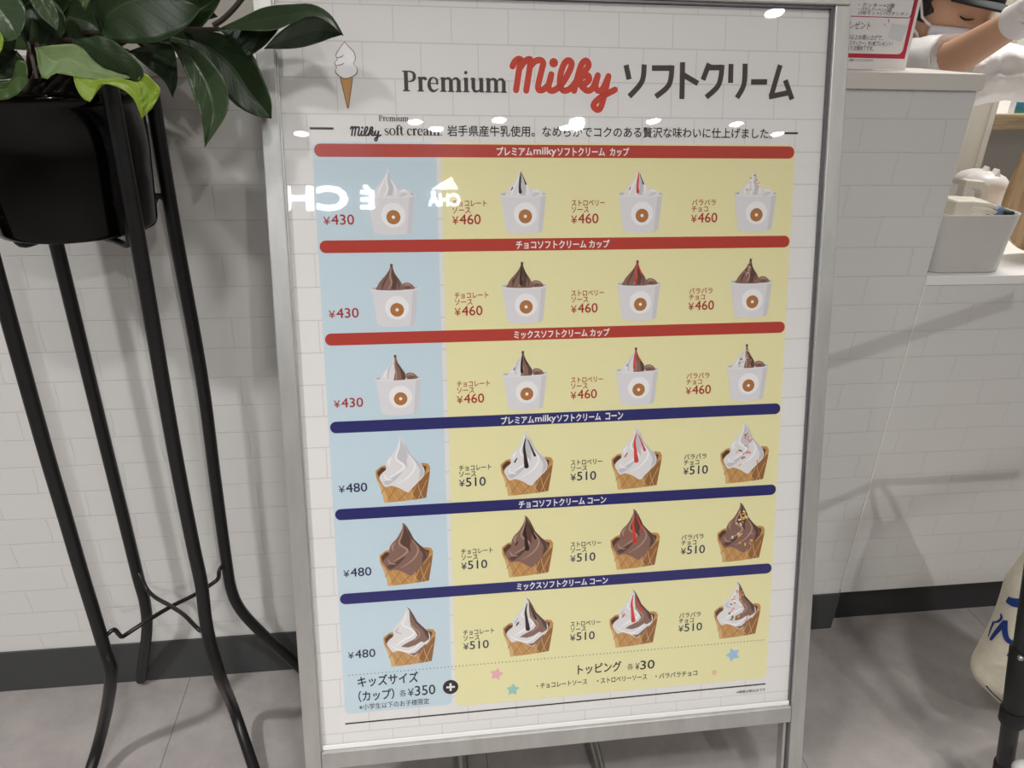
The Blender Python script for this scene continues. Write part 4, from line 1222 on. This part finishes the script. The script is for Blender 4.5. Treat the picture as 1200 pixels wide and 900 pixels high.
# joints
HC = at(1109, 14, .42)                      # centre of the head
_ya, _pi, _ro = math.radians(-78), math.radians(-12), 0.1
FD = Vector((math.cos(_ya)*math.cos(_pi), math.sin(_ya)*math.cos(_pi), math.sin(_pi)))  # where the face points
_S = FD.cross(Vector((0, 0, 1))).normalized()
_U = _S.cross(FD)
SD, UD = _S*math.cos(_ro)+_U*math.sin(_ro), _U*math.cos(_ro)-_S*math.sin(_ro)   # the person's right, and up
HS = 0.97
def head_r(th, ph):
    """radius factor: th = angle round the head from the face, ph = elevation"""
    c = math.cos(ph)
    d = Vector((math.cos(th)*c, math.sin(th)*c, math.sin(ph)))
    ax, ay, az = (.098 if d.x > 0 else .100), .076, .122
    if d.z < 0: az = .118
    r = 1/math.sqrt((d.x/ax)**2+(d.y/ay)**2+(d.z/az)**2)
    p = d*r
    g = lambda x, s: math.exp(-(x/s)**2)
    if d.x > 0:
        p.x += .022*g(p.y, .012)*g(p.z+.022, .020)          # nose
        p.x += .006*g(p.y, .010)*g(p.z-.006, .024)          # bridge
        p.x += .005*g(p.z-.030, .012)*g(p.y, .05)           # brow
        for s in (-1, 1):
            p.x -= .009*g(p.y-s*.032, .016)*g(p.z-.008, .013)   # eye sockets
        p.x += .006*g(p.y, .022)*g(p.z+.062, .012)          # lips
        p.x += .010*g(p.y, .024)*g(p.z+.098, .018)          # chin
    if p.z < -.05:
        k = 1-.26*min(1, (-.05-p.z)/.07); p.y *= k
    return p*HS
def hw(p):
    return HC + FD*p.x - SD*p.y + UD*p.z
def head_patch(th0, th1, ph0, ph1, off, nt_=28, np_=20):
    rows = []
    for i in range(np_+1):
        ph = ph0+(ph1-ph0)*i/np_
        row = []
        for j in range(nt_+1):
            th = th0+(th1-th0)*j/nt_
            p = head_r(th, ph); p = p + p.normalized()*off
            row.append(hw(p))
        rows.append(row)
    return rows
neck0 = hw(Vector((-.035, 0, -.10)))
sR = at(1034, 86, .46); sL = at(1166, 84, .52)
chest = (sR+sL)/2 + Vector((-.07, .07, -.05))
nbase = (sR+sL)/2 + Vector((.0, .0, .03))
elb = at(1113, 72, .27); wri = at(1193, 24, .12)
HX, HY = chest.x-.07, chest.y+.24
hipc = Vector((HX, HY, .90))
eL = at(1250, 94, .42); wL = at(1340, 150, .25)
spine = hipc.lerp(chest, .5)+Vector((0, .03, .03))
hand = wri + (wri-elb).normalized()*.07
handL = wL + (wL-eL).normalized()*.07
V = [hipc, spine, chest, nbase, neck0, hw(Vector((-.01, 0, -.03))), sR, elb, wri, hand, sL, eL, wL, handL]
Rr = [.118, .112, .092, .056, .054, .058, .042, .037, .025, .022, .036, .034, .025, .022]
Ed = [(0, 1), (1, 2), (2, 3), (3, 4), (4, 5), (2, 6), (6, 7), (7, 8), (8, 9), (2, 10), (10, 11), (11, 12), (12, 13)]
for s in (-1, 1):
    i = len(V)
    V += [hipc+Vector((s*.095, 0, -.08)), Vector((HX+s*.10, HY-.05, .47)), Vector((HX+s*.11, HY, .085)), Vector((HX+s*.12, HY-.10, .035))]
    Rr += [.085, .062, .042, .035]
    Ed += [(0, i), (i, i+1), (i+1, i+2), (i+2, i+3)]
# finer forearm taper
bv, bf = skin_mesh(V, Ed, Rr)
mb = MB(); mb.add(bv, bf, 0, True)
mb.grid(head_patch(-math.pi, math.pi, -1.5, 1.5, 0, 64, 56), 0, True)
for s in (-1, 1):   # ears
    ec = hw(Vector((-.008, s*.074*HS, -.004)))
    rows = []
    for i in range(9):
        a = math.pi*i/8
        row = []
        for j in range(16):
            t = 2*math.pi*j/16
            row.append(ec + UD*(.031*math.cos(t)*math.sin(a)) + FD*(.017*math.sin(t)*math.sin(a)) - SD*(s*.010*math.cos(a)))
        rows.append(row)
    mb.grid(rows, 0, True, True)
body = mb.build('body', M_skin, worker)
# eyes: closed lids with a dark lash line, brows
for s in (-1, 1):
    pts = []
    for k in range(9):
        y = s*.032+(-.015+.030*k/8)
        z = .003-.004*math.sin(math.pi*k/8)
        th = math.atan2(y, .085); ph = math.atan2(z, .09)
        p = head_r(th, ph); pts.append(hw(p+Vector((.0012, 0, 0))))
    MB().tube(pts, [.0006, .0012, .0016, .0018, .0018, .0018, .0016, .0012, .0006], 8).build('eyelash', M_hair, worker)
    pts = []
    for k in range(9):
        y = s*.033+(-.019+.038*k/8)
        z = .026+.004*math.sin(math.pi*k/8)
        p = head_r(math.atan2(y, .085), math.atan2(z, .09)); pts.append(hw(p+Vector((.001, 0, 0))))
    MB().tube(pts, [.001, .002, .0026, .0028, .0028, .0026, .0024, .0018, .0008], 8).build('eyebrow', M_hair, worker)
# hair at sides and back, cap on top with a brim
mb = MB()
for s in (-1, 1):
    rows = []
    for i in range(13):
        ph = -.30+.8*i/12
        rows.append([hw(head_r(s*(1.22+.10*math.sin(i*1.1)+ (1.0-1.22 if i > 8 else 0)*.5 + (math.pi-1.2)*j/16), ph)*1.045) for j in range(17)])
    mb.grid(rows, 0, True)
hair = mb.build('hair', M_hair, worker)
sdf = hair.modifiers.new('t', 'SOLIDIFY'); sdf.thickness = .006; sdf.offset = 0
mb = MB()
rows = []
for i in range(17):
    t = i/16
    row = []
    for j in range(49):
        th = -math.pi+2*math.pi*j/48
        lo = .36 if abs(th) < .9 else .36-.12*min(1, (abs(th)-.9)/.6)
        ph = lo+(1.56-lo)*t
        p = head_r(th, ph); p = p+p.normalized()*(.010+.012*math.sin(math.pi*min(1, t*1.3))*.6)
        row.append(hw(p))
    rows.append(row)
mb.grid(rows, 0, True)
cap = mb.build('cap', M_cap, worker)
sdf = cap.modifiers.new('t', 'SOLIDIFY'); sdf.thickness = .003; sdf.offset = 0
mb = MB(); rows = []
for i in range(9):
    t = i/8
    row = []
    for j in range(25):
        th = -.86+1.72*j/24
        p = head_r(th, .36); p = p+p.normalized()*.010
        ext = .062*max(0, math.cos(th*1.82))**.75
        q = p+Vector((ext*t, 0, -.010*t*t))
        row.append(hw(q))
    rows.append(row)
mb.grid(rows, 0, True)
brim = mb.build('cap_brim', M_cap, worker)
sdf = brim.modifiers.new('t', 'SOLIDIFY'); sdf.thickness = .003; sdf.offset = 0
# mask with ear loops
mb = MB(); rows = []
for i in range(15):
    t = i/14
    row = []
    for j in range(33):
        th = -1.02+2.04*j/32
        top = -.13-.16*(abs(th)/1.02)**1.5
        ph = top+(-.98-top)*t
        p = head_r(th, ph); p = p+p.normalized()*(.006+.003*abs(math.sin(t*3.2*math.pi))*math.cos(th))
        row.append(hw(p))
    rows.append(row)
mb.grid(rows, 0, True)
mk = mb.build('face_mask', M_mask, worker)
sdf = mk.modifiers.new('t', 'SOLIDIFY'); sdf.thickness = .0015
for s in (-1, 1):
    for (pt, ex_) in (((1.02, -.30), .028), ((1.00, -.86), -.028)):
        a = head_r(s*pt[0], pt[1]); a = a+a.normalized()*.007
        e_ = Vector((-.012, s*.083*HS, ex_))
        mid = head_r(s*(pt[0]+.28), (pt[1]*.62)); mid = mid+mid.normalized()*.009
        MB().tube([hw(q) for q in (a, (a+mid)/2*1.01, mid, e_)], .0026, 8).build('ear_loop', M_mask, worker)
# uniform: jacket and short sleeves over the body
def ext(a, b, t):
    return a.lerp(b, t)
JV = [hipc+Vector((0, 0, -.1)), hipc, spine, chest, nbase, sR, ext(sR, elb, .3), sL, ext(sL, eL, .5), eL, ext(eL, wL, .85)]
JR = [.145, .138, .134, .120, .074, .058, .050, .064, .056, .053, .044]
JE = [(0, 1), (1, 2), (2, 3), (3, 4), (3, 5), (5, 6), (3, 7), (7, 8), (8, 9), (9, 10)]
jv, jf = skin_mesh(JV, JE, JR, 3)
mb = MB()
rr = random.Random(5)
def wrinkle(p):
    k = math.sin(p.x*95-p.z*150+p.y*60+2*math.sin(p.x*31))
    k2 = math.sin(p.x*160+p.z*90+p.y*40+1.5*math.sin(p.z*47))
    return Vector((.002*k2, -.0055*k-.0025*k2, .0045*k+.002*k2))
mb.add([p+wrinkle(p) for p in jv], jf, 0, True)
o_ = len(mb.v)
fw_ = (wri-elb).normalized()
hem = elb+fw_*.004
pth = [ext(sR, elb, t) for t in (0, .15, .3, .45, .6, .75, .88)] + [hem, hem+fw_*.004, hem+fw_*.003]
mb.tube(pth, [.050, .056, .058, .057, .055, .053, .051, .050, .0485, .044], 28, caps=False)
for k in range(o_, len(mb.v)):
    p = mb.v[k]
    mb.v[k] = p+Vector((.0015*math.sin(p.x*150+p.z*60), .001*math.sin(p.z*170), .0028*math.sin(p.x*120+p.y*90)))
mb.build('uniform_jacket', M_uni, worker)
# gloved hands with five fingers
def glove(w, d, side, up_):
    d = d.normalized(); sd_ = side.normalized()
    palm = w+d*.032
    V = [w-d*.004, w+d*.02, palm, ]
    Rd = [.033, .029, (.036, .020)]
    E_ = [(0, 1), (1, 2)]
    for k, (off, ln) in enumerate(((-.030, .058), (-.010, .070), (.011, .066), (.030, .052))):
        i = len(V)
        b0 = palm+d*.032+sd_*off
        V += [b0, b0+d*ln*.45-up_*.006, b0+d*ln*.78-up_*.020, b0+d*ln*.95-up_*.036]
        Rd += [.0105, .0098, .0088, .0075]
        E_ += [(2, i), (i, i+1), (i+1, i+2), (i+2, i+3)]
    i = len(V)
    tb = w+d*.03-sd_*.032
    V += [tb, tb+d*.03-sd_*.018-up_*.01, tb+d*.055-sd_*.018-up_*.024]
    Rd += [.013, .011, .009]
    E_ += [(1, i), (i, i+1), (i+1, i+2)]
    return skin_mesh(V, E_, Rd)
for (w, d) in ((wri, wri-elb), (wL, wL-eL)):
    sd_ = d.cross(Vector((0, 0, 1))).normalized()
    up_ = sd_.cross(d).normalized()
    gv, gf = glove(w, d, sd_, up_)
    g = MB(); g.add(gv, gf, 0, True)
    dn = d.normalized()
    g.tube([w-dn*.012, w-dn*.007, w-dn*.002, w+dn*.012, w+dn*.03], [.0275, .0305, .0285, .0290, .0285], 20)
    g.build('glove', M_glove, worker)
MB().add(*skin_mesh([hipc+Vector((0, 0, .0))]+[q for s in (-1, 1) for q in (hipc+Vector((s*.1, 0, -.1)), Vector((HX+s*.10, HY-.05, .47)), Vector((HX+s*.11, HY, .10)))],
    [(0, 1), (1, 2), (2, 3), (0, 4), (4, 5), (5, 6)], [.14, .10, .078, .062, .10, .078, .062]), 0, True).build('trousers', mat('dark_trousers', '#2a2a2e', .8), worker)
for s in (-1, 1):
    sh_ = MB().box((HX+s*.115-.045, HY-.17, 0), (HX+s*.115+.045, HY+.06, .07)); bevel(sh_.build('shoe', M_cap, worker), .02, 3)

# ------------------------------------------------------------------ tote bag and stroller at the lower right
M_bag = add_noise(mat('cream_canvas', '#e2dac6', .85), 90, .05, .4)
bag = thing('tote_bag', 'cream canvas tote bag with blue lettering hanging on the stroller', 'bag', (1.02, -.33, .1))
BY = -.335
bprof = [((1212, 640), (1262, 640)), ((1196, 672), (1268, 668)), ((1186, 690), (1276, 690)), ((1176, 716), (1284, 715)), ((1164, 750), (1292, 745)), ((1151, 777), (1296, 775)), ((1142, 793), (1298, 795)), ((1153, 806), (1296, 812)), ((1164, 817), (1290, 824)), ((1180, 831), (1280, 838))]
rows = []
for i, (l, r) in enumerate(bprof):
    a, b2 = at(l[0], l[1], BY), at(r[0], r[1], BY)
    dep = .028+.035*math.sin(math.pi*min(1, i/9*.85))
    row = []
    n = 40
    for k in range(n):
        t = 2*math.pi*k/n
        cx_ = (a.x+b2.x)/2; hx_ = (b2.x-a.x)/2
        cz_ = (a.z+b2.z)/2 + (b2.z-a.z)/2*math.cos(t)*-1
        ct, stn = -math.cos(t), -math.sin(t)
        x = cx_+hx_*(abs(ct)**.8)*(1 if ct > 0 else -1)
        y = BY+dep*stn + .003*math.sin(i*1.7+k*.5)
        row.append(Vector((x, y, cz_)))
    rows.append(row)
# refine rows
fine = []
for i in range(len(rows)-1):
    for s in range(4):
        t = s/4
        q0, q1, q2, q3 = rows[max(i-1, 0)], rows[i], rows[i+1], rows[min(i+2, len(rows)-1)]
        fine.append([0.5*(2*b + (c-a)*t + (2*a-5*b+4*c-d)*t*t + (3*b-a-3*c+d)*t**3) for a, b, c, d in zip(q0, q1, q2, q3)])
fine.append(rows[-1])
mb = MB(); mb.grid(fine, 0, True, True)
mb.add(fine[-1], [tuple(range(40))]); mb.add(fine[0], [tuple(range(40))[::-1]])
bago = fixnormals(mb.build('bag_body', M_bag, bag))
# lettering projected on the front of the bag: printed as thin canvas-following patches
from mathutils.bvhtree import BVHTree
bvh = BVHTree.FromPolygons([tuple(p) for p in mb.v], mb.f)
def on_bag(x, y):
    d = (FWD*FPX + RIGHT*(x-600) - UP*(y-450)).normalized()
    h = bvh.ray_cast(CAM, d)
    if h[0] is None:
        return at(x, y, BY-.03)
    return h[0] - d*.0012
def bag_stroke(pts, w):
    mb = MB()
    sp = smooth_path([(p[0], p[1], ww) for p, ww in zip(pts, w)], 8)
    L_, R_ = [], []
    k = len(sp)
    for i in range(k):
        a = sp[max(i-1, 0)]; b_ = sp[min(i+1, k-1)]
        dx, dy = b_[0]-a[0], b_[1]-a[1]; l = math.hypot(dx, dy) or 1
        nx, ny = -dy/l, dx/l; ww = sp[i][2]/2
        L_.append(on_bag(sp[i][0]+nx*ww, sp[i][1]+ny*ww)); R_.append(on_bag(sp[i][0]-nx*ww, sp[i][1]-ny*ww))
    mid = [on_bag(q[0], q[1]) for q in sp]
    mb.grid([[a, c, b_] for a, c, b_ in zip(L_, mid, R_)], 0, True)
    return mb
M_bblue = mat('blue_print', '#1d3a86', .8)
for pts, w in (([(1180, 702), (1188, 706), (1202, 707), (1220, 706)], [7, 10, 11, 11]),
               ([(1172.5, 719), (1173.5, 724), (1170, 728), (1165, 729)], [1.5, 3, 3, 1.6]),
               ([(1164.5, 728.5), (1161, 737), (1158, 746)], [3, 2, 1]),
               ([(1160.5, 750), (1168, 740), (1178, 729)], [3.5, 5.5, 7]),
               ([(1178, 727), (1177.5, 740), (1181, 750), (1190, 753), (1205, 746)], [6, 7, 6, 5, 4.5]),
               ([(1182, 770), (1187, 764), (1196, 760)], [6, 7, 6])):
    bag_stroke(pts, w).build('printed_lettering', M_bblue, bag)
MB().tube(smooth_path([tuple(on_bag(1156, 804)), tuple(on_bag(1164, 813)), tuple(on_bag(1174, 822))], 5), .0012, 6).build('seam_piping', M_black, bag)
hpts = [at(1222, 645, BY), at(1226, 600, BY-.01), at(1240, 575, BY-.02), at(1252, 600, BY-.01), at(1254, 645, BY)]
MB().tube(smooth_path([tuple(q) for q in hpts], 6), .006, 8).build('strap', M_bag, bag)

M_tube = mat('black_tube', '#191a1c', .42)
M_joint = mat('black_nylon', '#141416', .55)
sr = thing('stroller', 'black tubular stroller frame at the lower right corner', 'stroller', (1.05, -.45, 0))
SY = -.46
def sp3(x, y, dy=0):
    return at(x, y, SY+dy)
ptop, pbot = sp3(1223, 600), sp3(1176, 905)
dirn = (pbot-ptop).normalized()
foot = ptop + dirn*((0.05-ptop.z)/dirn.z)
MB().tube([ptop-dirn*.25, sp3(1193, 812)], .0150, 20).build('upper_tube', M_tube, sr)
MB().tube([sp3(1190.5, 806), foot], .0128, 20).build('lower_tube', M_tube, sr)
MB().tube([sp3(1200.5, 758), sp3(1200, 761), sp3(1191, 826), sp3(1190.5, 829)], [.0155, .0185, .0180, .0165], 20).build('joint_sleeve', M_joint, sr)
MB().tube([sp3(1189, 830), sp3(1188.7, 832), sp3(1186.2, 844), sp3(1186, 846)], [.017, .0192, .0192, .017], 20).build('joint_collar', M_joint, sr)
MB().tube([sp3(1177.8, 893), sp3(1177.5, 894.5), sp3(1174.5, 912)], [.0135, .0155, .0155], 20).build('joint_collar', M_joint, sr)
MB().lathe(sp3(1196, 771, -.019), [(0, -.004), (.0035, -.003), (.0045, 0), (.003, .003), (0, .004)], 12).build('rivet', M_steel, sr)
hb = MB().box((sp3(1195, 815).x+.006, SY-.012, sp3(1200, 838).z-.004), (sp3(1195, 815).x+.075, SY+.014, sp3(1200, 808).z))
bevel(hb.build('hinge_block', M_joint, sr), .004)
MB().tube([sp3(1200, 838, .01), Vector((1.35, SY+.02, .24)), Vector((1.45, SY+.02, .06))], .010, 16).build('rear_tube', M_tube, sr)
MB().tube([ptop-dirn*.25, ptop-dirn*.25+Vector((.35, 0, .12))], .0125, 16).build('handle_tube', M_tube, sr)
cb0 = at(1240, 575, BY-.02)+Vector((0, 0, -.004))
cbt = ptop + dirn*((cb0.z-ptop.z)/dirn.z)
MB().tube([cbt, cb0+Vector((.01, 0, 0)), cb0+Vector((.06, 0, 0)), cb0+Vector((.3, 0, 0))], .008, 12).build('cross_bar', M_tube, sr)
wh = MB()
wc = Vector((foot.x+.012, foot.y, .05))
def wheel(c, r):
    mw = MB(); rows = []
    for k in range(32):
        a = 2*math.pi*k/32
        rows.append([c+Vector((math.cos(a)*(r-.012+.012*math.cos(t)), .012*math.sin(t), math.sin(a)*(r-.012+.012*math.cos(t)))) for t in [2*math.pi*j/12 for j in range(12)]])
    rows.append(rows[0])
    mw.grid(rows, 0, True, True)
    for k in range(5):
        a = 2*math.pi*k/5
        mw.tube([c, c+Vector((math.cos(a), 0, math.sin(a)))*(r-.014)], .004, 8)
    mw.tube([c-Vector((0, .015, 0)), c+Vector((0, .015, 0))], .009, 14)
    return mw
wheel(wc, .05).build('wheel', M_joint, sr)
wheel(Vector((1.455, SY+.02, .055)), .055).build('wheel', M_joint, sr)
# pale knob in the corner
kc = atz(1199, 903, .17)
(MB().lathe(kc, [(0, -.014), (.010, -.012), (.015, -.005), (.0165, .002), (.014, .010), (.008, .015), (0, .0165)], 24).build('brake_knob', mat('white_cap_plastic', '#f0efed', .35), sr))['label'] = 'white rounded knob'

# ------------------------------------------------------------------ ceiling lights and the shop across the aisle (mirrored in the pane)
M_lamp = mat('lamp_diffuser', '#ffffff', .5, emit='#fff6ea', strength=40.0)
def downlight(x, y, label):
    t = thing('ceiling_downlight', label, 'ceiling light', (x, y, CEIL), 'downlights across the aisle ceiling')
    MB().lathe((x, y, CEIL), [(.055, -.001), (.075, -.001), (.078, -.006), (.056, -.012), (.053, -.006)], 32).build('trim_ring', M_white, t)
    MB().lathe((x, y, CEIL-.004), [(.053, 0), (.03, -.001), (0, -.0015)], 32).build('diffuser', M_lamp, t)
for (x, y) in ((-.70, -4.59), (.11, -4.37), (.26, -4.48), (.70, -4.32), (1.26, -4.30), (1.21, -4.43), (1.83, -4.30), (2.48, -4.33), (2.89, -4.49), (2.06, -2.93)):
    downlight(x, y, 'round recessed ceiling light over the aisle, mirrored in the menu pane')
fs = tag(MB().box((-4.5, -5.4, 2.35), (4.5, -5.1, CEIL)).build('shop_fascia', mat('fascia_grey', '#8d8a86', .6)), 'grey fascia beam of the shop across the aisle', 'fascia')
M_glow = mat('lit_letters', '#ffffff', .5, emit='#eef7ff', strength=10.0)
def sign_word(s, x_right, x_left, z0, z1, label):
    vs, fs_, asp, ed = glyphs(s)
    mb = MB()
    w = x_right-x_left
    a = [Vector((x_right-x*w, -5.095, z0+y*(z1-z0))) for x, y in vs]
    mb.add(a, fs_)
    mb.add([p+Vector((0, .03, 0)) for p in a], fs_)
    t_ = (z1-z0)*.055
    for i, (ia, ib) in enumerate(ed):
        p, q = a[ia], a[ib]
        dd = (q-p)
        if dd.length < 1e-5:
            continue
        dd.normalize()
        nn = Vector((-dd.z, 0, dd.x))*t_
        e = Vector((0, .002+(i % 5)*.0004, 0))
        mb.add([p-nn+e-dd*t_*.4, q-nn+e+dd*t_*.4, q+nn+e+dd*t_*.4, p+nn+e-dd*t_*.4], [(0, 1, 2, 3)])
    return tag(mb.build('sign_letters', M_glow), label, 'shop sign', 'lit letters on the fascia across the aisle')
sign_word('CHÂTERAISÉ', -.43, -2.45, 2.60, 2.83, 'large lit white letters across the aisle, mirrored left in the menu pane')
sign_word('CHÂ', .46, .21, 2.63, 2.75, 'three small lit white letters under a lit triangle across the aisle')
sign_word('É', -.225, -.32, 2.61, 2.79, 'single lit white accented letter across the aisle')
mb = MB().prism([(.24, -5.098, 2.765), (.45, -5.098, 2.765), (.40, -5.098, 2.865)], (0, .02, 0))
tag(fixnormals(mb.build('sign_emblem', M_glow)), 'white lit triangle emblem above small letters across the aisle', 'shop sign')
